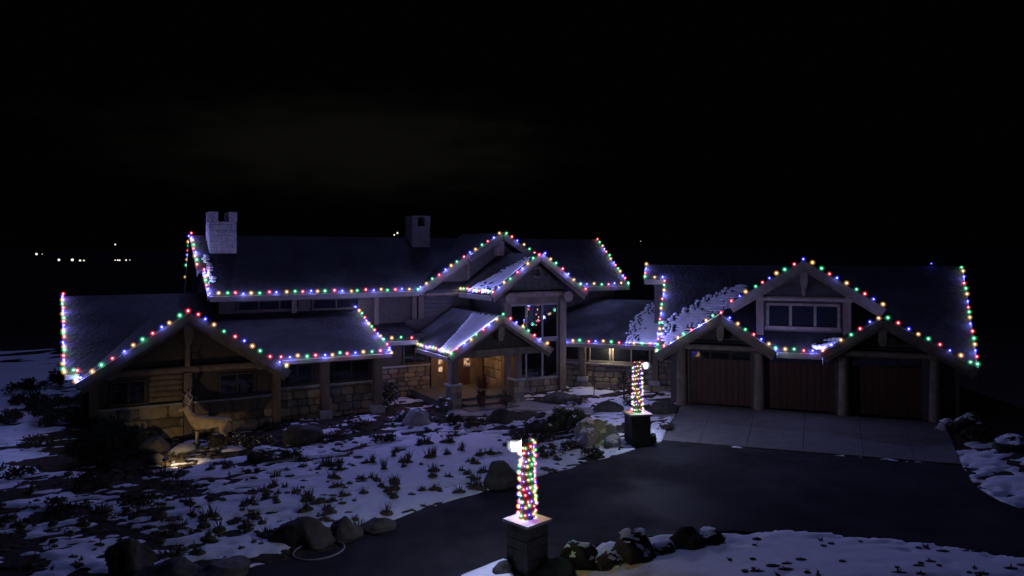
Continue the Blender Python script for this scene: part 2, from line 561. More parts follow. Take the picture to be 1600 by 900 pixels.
def snow_cover(X, Y):
    Yc = np.maximum(Y, 1.0)
    PX = 800 + X / Yc * 1200
    PY = 395 + CAM_H * 1200 / Yc
    c = np.full(X.shape, -0.32)
    for bx, by, rx, ry, w in blobs:
        c = c + w * np.exp(-(((PX - bx) / rx) ** 2 + ((PY - by) / ry) ** 2))
    c = c + np.clip((Y - 44) / 12, 0, 1) * 0.55 - np.clip((Y - 46) / 18, 0, 1) * 2.2 - np.clip((X - 14) / 5, 0, 1) * np.clip((Y - 29) / 5, 0, 1) * 2.5
    return c
rough_drive = None
def snow_z(X, Y):
    # stretched a little along the line of the beds
    xr = X * 0.9 + Y * 0.42
    yr = -X * 0.42 + Y * 0.9
    n = fbm(xr * 0.75, yr * 1.25, 21, 4)
    n2 = fbm(xr * 2.6, yr * 3.6, 40, 3)
    c = snow_cover(X, Y)
    n3 = fbm(xr * 1.1 + 31, yr * 3.4, 77, 3)
    lev = c + (n - 0.5) * 2.2 + (n2 - 0.5) * 1.5 + (n3 - 0.5) * 2.0
    h = np.tanh(lev * 1.6) * 0.075
    mound = 0.45 * np.exp(-(((X - 8.0) / 7.0) ** 2 + ((Y - 14.6) / 3.0) ** 2))
    hard = inside(drive_poly, X, Y) | inside(apron_poly, X, Y)
    on_path = inside(path_poly, X, Y)
    z = soil_z(X, Y) + 0.012 + h + np.where(c > 0.4, mound, mound * 0.3)
    z = np.where(hard, -0.16, z)
    z = np.where(on_path, 0.012 + np.tanh((lev - 0.62) * 1.6) * 0.05, z)
    for hp in house_polys:
        z = np.where(inside(hp, X, Y), -0.2, z)
    return z
s = link('snow', grid_mesh('snow', axis(-24, 26, 0.1, (-70, 40), 1.12), axis(12.5, 45, 0.1, (12, 110), 1.12), snow_z, M['snow'],
                           keep=lambda X, Y, Z: Z > soil_z(X, Y) - 0.05))
tag(s, 'patchy blue white snow lying over the garden beds and around the driveway', None, None, 'stuff')

def sheet(name, poly, z, m, parent=None, thick=0.12):
    mb = MB()
    mb.prism([Vector((p.x, p.y, z)) for p in poly], (0, 0, -thick))
    return mb.build(name, m, parent)
def damp(m):
    nt = m.node_tree
    p = nt.nodes['Principled BSDF']
    tc = nd(nt, 'ShaderNodeTexCoord')
    n = nd(nt, 'ShaderNodeTexNoise')
    n.inputs['Scale'].default_value = 0.35
    n.inputs['Detail'].default_value = 6
    nt.links.new(tc.outputs['Object'], n.inputs['Vector'])
    mr = nd(nt, 'ShaderNodeMapRange')
    mr.inputs['From Min'].default_value, mr.inputs['From Max'].default_value = 0.4, 0.62
    mr.inputs['To Min'].default_value, mr.inputs['To Max'].default_value = 0.62, 0.9
    nt.links.new(n.outputs['Fac'], mr.inputs['Value'])
    nt.links.new(mr.outputs[0], p.inputs['Roughness'])
    p.inputs['Specular IOR Level'].default_value = 0.03
damp(M['asphalt'])
tag(sheet('driveway', drive_poly, 0.004, M['asphalt']), kind='structure')
tag(sheet('path', path_poly, 0.012, M['path']), kind='structure')

# concrete apron in front of the garage: a base sheet with sawn slabs as pieces
ap = sheet('apron', apron_poly, -0.012, M['soil'])
tag(ap, kind='structure')
def lerp(a, b, t):
    return a + (b - a) * t
top_l, top_r = gp(1066, 630.5), gp(1476, 662.5)
bot_l, bot_r = gp(1035, 689), gp(1502, 726.5)
cuts = [0.0, 0.135, 0.305, 0.5, 0.70, 0.86, 1.0]
for i in range(len(cuts) - 1):
    for j, (f0, f1) in enumerate(((0, 0.5), (0.5, 1.0))):
        a = lerp(lerp(top_l, top_r, cuts[i]), lerp(bot_l, bot_r, cuts[i]), f0)
        b = lerp(lerp(top_l, top_r, cuts[i + 1]), lerp(bot_l, bot_r, cuts[i + 1]), f0)
        c = lerp(lerp(top_l, top_r, cuts[i + 1]), lerp(bot_l, bot_r, cuts[i + 1]), f1)
        d = lerp(lerp(top_l, top_r, cuts[i]), lerp(bot_l, bot_r, cuts[i]), f1)
        ctr = (a + b + c + d) / 4
        pts = [p + (ctr - p).normalized() * 0.018 for p in (a, b, c, d)]
        zz = 0.035 + random.uniform(-0.003, 0.003)
        MB().prism([Vector((p.x, p.y, zz)) for p in pts], (0, 0, -0.1)).build('concrete_slab', M['concrete'], ap)

# ------------------------------------------------------------------ the house
house = thing('lodge_house', 'sprawling stone and timber lodge with many gables edged in coloured lights', 'house', A(12, 36))

def wall(name, F, a0, a1, b0, b1, z0, z1, m):
    return MB().box(F, a0, a1, b0, b1, z0, z1).build(name, m, house)

def stone_wall(F, a0, a1, b, z0, z1, ph=0.3, pw=0.5, parent=None, seed=0, axis_b=False, sill=True):
    """Mortar backing with split-faced stones set proud of it, each a piece of its own. Faces -b (or -a when axis_b)."""
    rnd = random.Random(seed)
    G = (lambda x, y, z: F(y, x, z)) if axis_b else F
    sgn = 1
    back = MB().box(G, a0, a1, b, b + 0.1, z0, z1).build('stone_wall', M['mortar'], parent or house)
    z = z0
    while z < z1 - 0.06:
        h = min(rnd.uniform(0.75, 1.3) * ph, z1 - z)
        if z1 - z - h < 0.1:
            h = z1 - z
        x = a0
        while x < a1 - 0.05:
            w = rnd.uniform(0.55, 1.5) * pw
            if a1 - x - w < 0.16:
                w = a1 - x
            g0 = 0.014
            d = rnd.uniform(0.03, 0.075)
            j = lambda s=0.035: rnd.uniform(-s, s)
            q = [(x + g0, z + g0), (x + w - g0, z + g0), (x + w - g0, z + h - g0), (x + g0, z + h - g0)]
            mid = [((q[i][0] + q[(i + 1) % 4][0]) / 2 + j(0.02), (q[i][1] + q[(i + 1) % 4][1]) / 2 + j(0.02)) for i in range(4)]
            ring = []
            for i in range(4):
                cx, cz = x + w / 2, z + h / 2
                cut = rnd.uniform(0.04, 0.24)
                ring.append((q[i][0] + (cx - q[i][0]) * cut, q[i][1] + (cz - q[i][1]) * cut))
                ring.append(mid[i])
            n = len(ring)
            cx, cz = x + w / 2, z + h / 2
            inner = [(p[0] + (cx - p[0]) * 0.16, p[1] + (cz - p[1]) * 0.16) for p in ring]
            vs = [G(p[0], b, p[1]) for p in ring] + [G(p[0], b - d * 0.7, p[1]) for p in ring] + [G(p[0], b - d - rnd.uniform(0, 0.012), p[1]) for p in inner]
            fs = [(i, (i + 1) % n, n + (i + 1) % n, n + i) for i in range(n)] + [(n + i, n + (i + 1) % n, 2 * n + (i + 1) % n, 2 * n + i) for i in range(n)] + [tuple(range(2 * n, 3 * n))]
            MB().add(vs, fs).build('stone', rnd.choice(M['stones']), back)
            x += w
        z += h
    return back

def window(F, a0, a1, b, z0, z1, cols=1, rows=1, glass='dark_glass', fw=0.07, parent=None, proud=0.09, fm='frame'):
    """Frame with mullions and one pane per light; panes are pieces of the window."""
    mb = MB()
    mb.box(F, a0, a1, b - proud, b, z1 - fw, z1)
    mb.box(F, a0 - 0.05, a1 + 0.05, b - proud - 0.05, b, z0 - 0.02, z0 + fw)
    mb.box(F, a0, a0 + fw, b - proud, b, z0 + fw, z1 - fw)
    mb.box(F, a1 - fw, a1, b - proud, b, z0 + fw, z1 - fw)
    for i in range(1, cols):
        x = a0 + (a1 - a0) * i / cols
        mb.box(F, x - fw / 2, x + fw / 2, b - proud + 0.01, b, z0 + fw, z1 - fw)
    for i in range(1, rows):
        z = z0 + (z1 - z0) * i / rows
        mb.box(F, a0 + fw, a1 - fw, b - proud + 0.02, b - 0.01, z - fw / 2, z + fw / 2)
    w = mb.build('window', M[fm], parent or house)
    for i in range(cols):
        for j in range(rows):
            x0, x1 = a0 + (a1 - a0) * i / cols, a0 + (a1 - a0) * (i + 1) / cols
            y0, y1 = z0 + (z1 - z0) * j / rows, z0 + (z1 - z0) * (j + 1) / rows
            MB().box(F, x0 + 0.02, x1 - 0.02, b - 0.045, b - 0.025, y0 + 0.02, y1 - 0.02).build('pane', M[glass], w)
    return w

def roof(F, pts, thick=0.17, m='roof'):
    return MB().prism([F(*p) for p in pts], (0, 0, -thick)).build('roof', M[m], house)

def board(p0, p1, w, h, m='fascia', name='fascia_board'):
    return MB().beam(p0, p1, w, h).build(name, M[m], house)

def gable_trim(F, c, hl, zl, hr, zr, zp, b, bracket=True, log=True, collar=None, king=True, dbl=True):
    """Bargeboards up both rakes, ridge bracket, collar beam and king post in the gable end."""
    for sgn, hh, ze in ((-1, hl, zl), (1, hr, zr)):
        p0, p1 = F(c + sgn * hh, b - 0.03, ze - 0.16), F(c, b - 0.03, zp - 0.16)
        board(p0, p1, 0.06, 0.3)
        if dbl:
            q0, q1 = F(c + sgn * hh * 0.96, b - 0.02 + 0.09, ze - 0.36), F(c, b + 0.07, zp - 0.36)
            board(q0, q1, 0.08, 0.16, 'timber', 'rake_trim')
    if bracket:
        mb = MB()
        mb.box(F, c - 0.16, c + 0.16, b + 0.1, b + 0.55, zp - 0.95, zp - 0.42)
        mb.add([F(c + sx * w, b + y, z) for z, w in ((zp - 1.2, 0.09), (zp - 0.95, 0.16)) for y in (0.14, 0.5) for sx in (-1, 1)],
               [(0, 1, 3, 2), (4, 6, 7, 5), (0, 4, 5, 1), (2, 3, 7, 6), (0, 2, 6, 4), (1, 5, 7, 3)])
        mb.build('ridge_bracket', M['log'], house)
    if collar is not None:
        zc, hw, rad = collar
        mb = MB().cyl(F(c - hw, b + 0.45, zc), F(c + hw, b + 0.45, zc), rad, rad, 14)
        mb.build('log_beam', M['log'], house)
        if king:
            MB().cyl(F(c, b + 0.45, zc), F(c, b + 0.45, zp - 0.5), rad * 0.75, rad * 0.75, 10).build('king_post', M['log'], house)
        for sgn in (-1, 1):
            MB().cyl(F(c + sgn * (hw - 0.12), b + 0.05, zc + 0.02), F(c + sgn * (hw - 0.12), b + 0.9, zc + 0.02), rad * 1.35, rad * 1.25, 14).build('log_end', M['log'], house)

def gable_wall(F, c, hl, zl, hr, zr, zp, b, zb, m, thick=0.15):
    pts = [F(c - hl, b, zb), F(c + hr, b, zb), F(c + hr, b, zr), F(c, b, zp), F(c - hl, b, zl)]
    d = F(0, thick) - F(0, 0)
    return MB().prism(pts, d).build('gable_wall', M[m], house)

# --- left wing ------------------------------------------------------
roof(A, [(-0.56, 32.5, 2.66), (12.0, 32.5, 2.66), (12.0, 37.6, 4.26), (5.5, 37.6, 4.26), (5.5, 40.4, 5.13), (-0.8, 40.4, 5.13)])
roof(A, [(-0.8, 40.4, 5.13), (5.5, 40.4, 5.13), (5.5, 46.5, 3.2), (-0.8, 46.5, 3.2)])
for u0, u1 in ((-0.56, -0.1), (7.2, 12.0)):
    MB().box(A, u0, u1, 32.36, 32.5, 2.46, 2.63).build('gutter', M['gutter'], house)
board(A(-0.58, 32.5, 2.56), A(-0.82, 40.4, 5.03), 0.05, 0.24)
board(A(12.02, 32.5, 2.56), A(12.02, 37.6, 4.16), 0.05, 0.24)
wall('wall', A, 0.2, 11.7, 33.25, 33.5, 0, 2.55, M['wall'])
MB().prism([A(0.2, 33.5, 0), A(0.2, 46, 0), A(0.2, 46, 3.1), A(0.2, 40.4, 4.85), A(0.2, 33.5, 2.7)], A(0.25, 0) - A(0, 0)).build('gable_wall', M['wall'], house)
wall('wall', A, 11.5, 11.7, 33.5, 37.7, 0, 2.75, M['wall'])
stone_wall(A, 7.05, 11.75, 33.2, -0.1, 1.32, 0.3, 0.52, seed=1)
MB().box(A, 7.05, 11.8, 33.05, 33.24, 1.32, 1.4).build('sill_stone', M['cap'], house)
window(A, 9.55, 11.25, 33.25, 1.45, 2.35, 2, fm='dark_frame')
window(A, 7.35, 8.7, 33.25, 1.45, 2.35, 2, fm='dark_frame')
for u in (9.12, 11.5):
    MB().box(A, u - 0.17, u + 0.17, 32.72, 33.08, 0.32, 2.5).build('timber_post', M['timber'], house)
    MB().box(A, u - 0.27, u + 0.27, 32.62, 33.18, -0.1, 0.32).build('post_base', M['cap'], house)
# gable of the left wing
cL, pL = 3.52, 4.8
roof(A, [(-0.16, 31.45, 2.46), (cL, 31.45, pL), (cL, 40.0, pL), (-0.16, 40.0, 2.46)])
roof(A, [(7.28, 31.45, 2.38), (7.28, 40.0, 2.38), (cL, 40.0, pL), (cL, 31.45, pL)])
gable_trim(A, cL, 3.68, 2.46, 3.76, 2.38, pL, 31.45, collar=(2.62, 2.75, 0.14))
gable_wall(A, cL, 3.2, 2.55, 3.25, 2.5, 4.55, 32.25, -0.1, 'wall', 0.2)
MB().box(A, -0.2, -0.1, 31.5, 33.4, 2.2, 2.42).build('gutter', M['gutter'], house)
stone_wall(A, 0.35, 6.75, 32.19, -0.1, 1.25, 0.4, 0.78, seed=2)
MB().box(A, 0.3, 6.8, 32.02, 32.22, 1.25, 1.33).build('sill_stone', M['cap'], house)
window(A, 0.9, 2.1, 32.25, 1.38, 2.3, 2, fm='dark_frame')
window(A, 4.7, 6.1, 32.25, 1.38, 2.3, 2, fm='dark_frame')
for k in range(5):   # log siding between the windows
    MB().cyl(A(2.2, 32.22, 1.5 + k * 0.21), A(3.35, 32.22, 1.5 + k * 0.21), 0.11, 0.11, 10).build('siding_log', M['log'], house)
for u in (0.35, 3.52, 6.85):
    MB().box(A, u - 0.15, u + 0.15, 31.7, 32.0, -0.1, 2.5).build('timber_post', M['timber'], house)

# --- main block -----------------------------------------------------
MX = 0.63
def zm(v):
    return 5.22 + MX * (v - 36.98)
roof(A, [(4.96, 36.9, zm(36.9)), (28.64, 36.9, zm(36.9)), (29.5, 41.36, 7.98), (4.7, 41.36, 7.98), (4.72, 38.67, zm(38.67)), (4.94, 38.67, zm(38.67))])
roof(A, [(4.7, 41.36, 7.98), (29.5, 41.36, 7.98), (28.64, 45.9, 5.1), (4.96, 45.9, 5.1)])
board(A(4.93, 36.9, zm(36.9) - 0.13), A(4.91, 38.67, zm(38.67) - 0.13), 0.06, 0.26)
board(A(4.69, 38.6, zm(38.6) - 0.13), A(4.67, 41.36, 7.85), 0.06, 0.26)
board(A(4.67, 41.36, 7.85), A(4.93, 45.9, 4.97), 0.06, 0.26)
board(A(28.67, 36.9, zm(36.9) - 0.13), A(29.53, 41.36, 7.85), 0.06, 0.26)
MB().box(A, 5.0, 15.1, 36.74, 36.9, 4.88, 5.12).build('gutter', M['gutter'], house)
MB().box(A, 23.0, 28.6, 36.74, 36.9, 4.88, 5.12).build('gutter', M['gutter'], house)
wall('wall', A, 5.5, 18.4, 37.62, 37.85, 0, 5.1, M['wall'])
wall('wall', A, 22.0, 28.2, 37.62, 37.85, 0, 5.1, M['wall'])
wall('wall', A, 18.4, 22.0, 39.4, 39.6, 0, 5.4, M['wall'])
gable_wall(A, 25.0 - 19.6, 0.0, 5.1, 0.01, 5.1, 5.11, 37.7, 5.0, 'wall')
# left end of the main block, triangular
pts = [A(5.55, 37.7, 0), A(5.55, 45.2, 0), A(5.55, 45.2, 5.2), A(5.55, 41.36, 7.7), A(5.55, 37.7, 5.3)]
MB().prism(pts, A(0.2, 0) - A(0, 0)).build('gable_wall', M['wall'], house)
pts = [A(28.0, 37.9, 0), A(28.0, 45.2, 0), A(28.0, 45.2, 5.2), A(28.0, 41.36, 7.7), A(28.0, 37.9, 5.3)]
MB().prism(pts, A(0.2, 0) - A(0, 0)).build('gable_wall', M['wall'], house)
# clerestory boards and windows
window(A, 6.3, 9.2, 37.62, 4.35, 4.85, 3, fm='dark_frame')
window(A, 9.8, 12.2, 37.62, 4.3, 4.85, 2, fm='dark_frame')
for u in (8.9, 13.05, 15.1):
    MB().box(A, u - 0.12, u + 0.12, 37.42, 37.62, 3.3, 5.05).build('timber_post', M['timber'], house)
wall('wall_panel', A, 13.2, 14.95, 37.54, 37.62, 3.5, 4.9, M['wall'])

# upper cross gable
cU, pU = 19.87, 8.2
roof(A, [(15.07, 36.85, 5.2), (cU - 1.9, 36.85, pU - 1.9 * 0.625), (cU - 1.9, 36.55, pU - 1.9 * 0.625), (cU, 36.55, pU), (cU, 41.6, pU), (15.07, 41.6, 5.2)])
roof(A, [(24.67, 36.85, 5.2), (24.67, 41.6, 5.2), (cU, 41.6, pU), (cU, 36.55, pU), (cU + 1.9, 36.55, pU - 1.9 * 0.625), (cU + 1.9, 36.85, pU - 1.9 * 0.625)])
for sgn in (-1, 1):
    k = 0.625
    board(A(cU + sgn * 4.8, 36.82, 5.04), A(cU + sgn * 1.9, 36.82, pU - 1.9 * k - 0.16), 0.06, 0.32)
    board(A(cU + sgn * 2.0, 36.5, pU - 2.0 * k - 0.18), A(cU, 36.5, pU - 0.18), 0.07, 0.34)
    board(A(cU + sgn * 4.6, 36.95, 4.9), A(cU + sgn * 1.9, 36.95, pU - 1.9 * k - 0.38), 0.08, 0.16, 'timber', 'rake_trim')
gable_wall(A, cU, 4.45, 5.1, 4.45, 5.1, 7.9, 37.52, 3.2, 'siding', 0.09)
MB().box(A, cU - 0.17, cU + 0.17, 36.7, 37.3, 6.95, 7.75).build('ridge_bracket', M['log'], house)
MB().box(A, cU - 1.75, cU - 1.55, 37.4, 37.52, 5.2, 6.6).build('timber_post', M['timber'], house)
MB().cyl(A(15.55, 37.1, 5.02), A(18.1, 37.1, 5.02), 0.2, 0.2, 14).build('log_beam', M['log'], house)
for k in range(6):
    MB().box(A, 15.6, 18.3, 37.42, 37.52, 3.55 + k * 0.22, 3.55 + k * 0.22 + 0.205).build('siding_board', M['siding'], house)
MB().box(A, 15.32, 15.6, 37.34, 37.52, 3.3, 5.05).build('timber_post', M['timber'], house)

# tower with the tall window bay
cT, pT, eT, hT = 20.24, 7.08, 5.1, 2.81
roof(A, [(cT - hT, 33.2, eT), (cT, 33.2, pT), (cT, 41.0, pT), (cT - hT, 41.0, eT)])
roof(A, [(cT + hT, 33.2, eT), (cT + hT, 41.0, eT), (cT, 41.0, pT), (cT, 33.2, pT)])
gable_trim(A, cT, hT, eT, hT, eT, pT, 33.2, bracket=False, collar=None)
MB().box(A, cT - hT - 0.1, cT - hT, 33.2, 36.75, eT - 0.34, eT - 0.1).build('gutter', M['gutter'], house)
gable_wall(A, cT, 1.85, 5.25, 1.85, 5.25, 6.72, 33.86, 4.98, 'wall', 0.12)
for k in range(9):   # upright boards in the tower gable
    u0 = cT - 1.72 + k * 0.385
    top = 6.6 - abs(u0 + 0.18 - cT) * 0.7 - 0.14
    MB().box(A, u0, u0 + 0.365, 33.8, 33.857, 5.2, max(top, 5.3)).build('gable_board', M['siding'], house)
mb = MB()
ringpts = [A(cT + 0.02 + 0.24 * math.cos(t), 33.62, 6.1 + 0.26 * math.sin(t)) for t in np.linspace(-2.6, 2.4, 12)]
mb.tube(ringpts, 0.06, 8)
mb.build('carved_scroll', M['log'], house)
MB().cyl(A(cT - 1.9, 33.6, 4.98), A(cT + 1.9, 33.6, 4.98), 0.15, 0.15, 14).build('log_beam', M['log'], house)
for sgn in (-1, 1):
    MB().cyl(A(cT + sgn * 1.72, 33.25, 4.83), A(cT + sgn * 1.72, 34.0, 4.83), 0.27, 0.25, 16).build('log_end', M['log'], house)
for u0, u1 in ((18.35, 18.75), (21.65, 22.04)):
    MB().box(A, u0, u1, 33.62, 33.98, -0.1, 4.85).build('timber_post', M['timber'], house)
MB().box(A, 18.75, 21.65, 33.66, 33.94, 4.5, 4.84).build('header_beam', M['timber'], house)
window(A, 18.75, 21.65, 33.86, 2.66, 4.5, 3, 1, 'clear_glass', 0.1)
window(A, 18.75, 21.65, 33.86, 0.62, 2.62, 3, 1, 'clear_glass', 0.1)
stone_wall(A, 18.75, 21.65, 33.8, -0.1, 0.6, 0.36, 0.6, seed=4)
wall('wall', A, 21.84, 22.02, 33.98, 37.62, 0, 5.1, M['siding'])
wall('wall', A, 18.52, 18.7, 33.98, 39.4, 0, 5.1, M['siding'])
stone_wall(A, 33.95, 36.05, 18.5, 0.2, 2.6, 0.42, 0.62, seed=5, axis_b=True)
wall('floor', A, 18.7, 21.84, 33.98, 39.4, 0.1, 0.25, M['soffit'])

# foyer between left wing and tower
roof(A, [(11.0, 35.45, 2.86), (14.55, 35.45, 2.86), (14.55, 37.6, 3.5), (11.0, 37.6, 3.5)])
MB().box(A, 12.05, 14.4, 35.3, 35.45, 2.6, 2.8).build('gutter', M['gutter'], house)
wall('wall', A, 11.7, 18.5, 36.05, 36.25, 0, 3.0, M['wall'])
wall('wall', A, 14.55, 20.0, 37.3, 37.55, 2.6, 3.65, M['wall'])
stone_wall(A, 11.75, 15.35, 36.0, -0.1, 1.42, 0.27, 0.48, seed=6)
MB().box(A, 11.75, 15.35, 35.86, 36.04, 1.42, 1.5).build('sill_stone', M['cap'], house)
window(A, 13.9, 15.2, 36.05, 1.55, 2.55, 2, fm='dark_frame')
M['lit_pane'] = mat('lit_pane', (0.5, 0.3, 0.15))
def lit_glass(name, c1, c2, s):
    m = bpy.data.materials.new(name)
    m.use_nodes = True
    nt = m.node_tree
    nt.nodes.clear()
    o = nd(nt, 'ShaderNodeOutputMaterial')
    e = nd(nt, 'ShaderNodeEmission')
    tc = nd(nt, 'ShaderNodeTexCoord')
    n = nd(nt, 'ShaderNodeTexNoise')
    n.inputs['Scale'].default_value = 5.0
    cr = nd(nt, 'ShaderNodeValToRGB')
    cr.color_ramp.elements[0].position = 0.4
    cr.color_ramp.elements[0].color = (*c1, 1)
    cr.color_ramp.elements[1].position = 0.62
    cr.color_ramp.elements[1].color = (*c2, 1)
    nt.links.new(tc.outputs['Object'], n.inputs['Vector'])
    nt.links.new(n.outputs['Fac'], cr.inputs['Fac'])
    nt.links.new(cr.outputs[0], e.inputs['Color'])
    e.inputs['Strength'].default_value = s
    nt.links.new(e.outputs[0], o.inputs['Surface'])
    return m
M['lit_glass'] = lit_glass('lit_glass', (0.1, 0.03, 0.012), (1.0, 0.6, 0.36), 0.8)
# entry: sidelight, door with a lit light
MB().box(A, 15.4, 18.3, 35.93, 36.05, 0.25, 2.6).build('door_surround', M['timber'], house)
MB().box(A, 15.8, 16.0, 35.88, 35.93, 1.05, 2.5).build('sidelight', M['lit_glass'], house)
dr = MB().box(A, 16.5, 17.55, 35.87, 35.93, 0.27, 2.4).build('entry_door', M['door'], house)
MB().box(A, 17.18, 17.52, 35.84, 35.868, 1.25, 2.2).build('door_window', M['lit_glass'], dr)
mb = MB()
for a0, a1, z0, z1 in ((17.14, 17.56, 2.2, 2.26), (17.14, 17.56, 1.19, 1.25), (17.14, 17.18, 1.25, 2.2), (17.52, 17.56, 1.25, 2.2)):
    mb.box(A, a0, a1, 35.82, 35.87, z0, z1)
mb.build('door_frame', M['frame'], dr)
MB().cyl(A(16.62, 35.8, 1.15), A(16.62, 35.86, 1.45), 0.025, 0.025, 8).build('handle', M['metal'], dr)

# entry portico
cP, pP, eP, hP = 17.1, 4.18, 2.5, 2.71
roof(A, [(cP - hP, 31.49, eP), (cP, 31.49, pP), (cP, 37.5, pP), (cP - hP, 37.5, eP)], m='frost_roof')
roof(A, [(cP + hP, 31.49, eP), (cP + hP, 33.78, eP), (18.2, 33.78, pP - (18.2 - cP) * 0.62), (18.2, 37.5, pP - (18.2 - cP) * 0.62), (cP, 37.5, pP), (cP, 31.49, pP)])
gable_trim(A, cP, hP, eP, hP, eP, pP, 31.49, bracket=True, collar=None)
MB().box(A, cP - hP - 0.12, cP - hP, 31.49, 35.3, eP - 0.28, eP - 0.1).build('gutter', M['gutter'], house)
MB().beam(A(cP - 2.3, 32.0, 2.42), A(cP + 2.3, 32.0, 2.42), 0.3, 0.34).build('header_beam', M['timber'], house)
gable_wall(A, cP, 1.9, 2.6, 1.9, 2.6, 3.8, 32.08, 2.58, 'wall', 0.1)
for u in (14.82, 18.12):
    MB().box(A, u - 0.19, u + 0.19, 31.8, 32.2, 1.1, 2.3).build('timber_post', M['timber'], house)
    st = MB().box(A, u - 0.27, u + 0.27, 31.73, 32.27, -0.1, 1.02).build('post_pier', M['mortar'], house)
    rr = random.Random(int(u * 10))
    for k in range(4):
        z0 = -0.1 + k * 0.28
        sp = rr.uniform(0.35, 0.65)
        for q0, q1 in ((0, sp), (sp, 1)):
            MB().box(A, u - 0.27 + 0.54 * q0 + 0.01, u - 0.27 + 0.54 * q1 - 0.01, 31.67 + rr.uniform(0, 0.03), 31.73, z0 + 0.01, z0 + 0.27).build('stone', rr.choice(M['stones']), st)
    MB().box(A, u - 0.33, u + 0.33, 31.66, 32.34, 1.03, 1.11).build('pier_cap', M['cap'], st)
MB().box(A, 14.3, 18.4, 32.5, 35.95, -0.1, 0.28).build('porch_floor', M['concrete'], house)
MB().box(A, 15.3, 17.9, 31.6, 32.5, -0.1, 0.14).build('step', M['concrete'], house)
MB().box(A, 15.0, 17.6, 30.7, 31.6, -0.1, 0.05).build('step', M['concrete'], house)

# --- middle section beside the tower -------------------------------
roof(B, [(-11.58, 39.0, 2.42), (-5.6, 39.0, 2.42), (-5.6, 44.5, 4.36), (-11.5, 44.5, 4.36), (-14.3, 41.15, 3.18)], m='frost_roof')
MB().box(B, -11.55, -6.0, 38.86, 39.0, 2.16, 2.37).build('gutter', M['gutter'], house)
wall('wall', B, -12.6, -5.5, 39.75, 39.95, 0, 2.5, M['wall'])
stone_wall(B, -11.9, -7.05, 39.7, 0.3, 1.22, 0.27, 0.5, seed=8)
stone_wall(B, -11.9, -5.6, 39.55, -0.1, 0.3, 0.36, 0.7, seed=9)
stone_wall(B, -6.78, -5.6, 39.7, 0.32, 1.62, 0.27, 0.42, seed=10)
MB().box(B, -11.9, -7.05, 39.52, 39.72, 1.22, 1.29).build('sill_stone', M['cap'], house)
window(B, -12.0, -11.0, 39.75, 1.34, 2.3, 1)
window(B, -10.45, -9.3, 39.75, 1.34, 2.3, 1)
window(B, -9.2, -7.2, 39.75, 1.34, 2.3, 2)
for s_ in (-10.75, -6.9):
    MB().box(B, s_ - 0.15, s_ + 0.15, 39.36, 39.66, 0.55, 2.3).build('timber_post', M['timber'], house)
    MB().box(B, s_ - 0.26, s_ + 0.26, 39.26, 39.72, 0.32, 0.55).build('post_base', M['cap'], house)
# small lamp under the soffit
sl = MB().cyl(B(-9.35, 39.3, 2.3), B(-9.35, 39.3, 2.22), 0.07, 0.06, 12).build('soffit_lamp', M['metal'], house)
MB().ico(B(-9.35, 39.3, 2.18), 0.05, 2).build('lamp_glass', glow_mat('soffit_glow', (1.0, 0.8, 0.52), 620), sl, True)

# --- garage ---------------------------------------------------------
def zg(t):
    return 2.4 + 0.643 * (t - 35.7)
roof(B, [(-6.2, 35.7, zg(35.7)), (-5.3, 36.62, zg(36.62)), (-0.95, 36.62, zg(36.62)), (-0.95, 36.25, zg(36.25)), (1.0, 36.25, zg(36.25)), (1.0, 36.62, zg(36.62)), (5.9, 36.62, zg(36.62)), (6.74, 35.7, zg(35.7)),
         (7.27, 42.0, 6.45), (-7.85, 42.0, 6.45), (-7.7, 40.9, zg(40.9)), (-6.6, 40.9, zg(40.9))])
roof(B, [(-7.85, 42.0, 6.45), (7.27, 42.0, 6.45), (6.74, 49.0, 2.0), (-7.5, 49.0, 2.0)])
board(B(-6.23, 35.7, zg(35.7) - 0.13), B(-6.62, 40.9, zg(40.9) - 0.13), 0.06, 0.26)
board(B(-7.73, 40.85, zg(40.85) - 0.13), B(-7.88, 42.0, 6.32), 0.06, 0.26)
board(B(6.77, 35.7, zg(35.7) - 0.13), B(7.3, 42.0, 6.32), 0.06, 0.26)
MB().box(B, -7.72, -6.55, 40.76, 40.9, 5.42, 5.68).build('gutter', M['gutter'], house)
MB().box(B, -0.95, 1.0, 36.1, 36.25, zg(36.25) - 0.32, zg(36.25) - 0.08).build('gutter', M['gutter'], house)
wall('wall', B, -5.7, -5.5, 36.75, 48.5, 0, 2.6, M['siding'])
wall('wall', B, 6.1, 6.3, 36.75, 48.5, 0, 2.6, M['siding'])
wall('wall', B, -7.3, -5.7, 41.4, 41.6, 0, 5.5, M['siding'])
wall('wall', B, -7.3, -7.1, 41.6, 48, 0, 3.0, M['siding'])
wall('wall', B, -5.5, 6.1, 36.75, 36.95, 2.55, 2.95, M['siding'])
for s0, s1 in ((-5.5, -4.8), (-2.08, -1.35), (1.48, 2.15), (4.9, 6.1)):
    wall('wall', B, s0, s1, 36.75, 36.95, 0, 2.55, M['siding'])
for s_ in (-5.15, -1.7, 1.82, 5.35):
    MB().cyl(B(s_, 36.45, 0), B(s_, 36.45, 2.6), 0.24, 0.2, 14).build('log_post', M['log'], house)
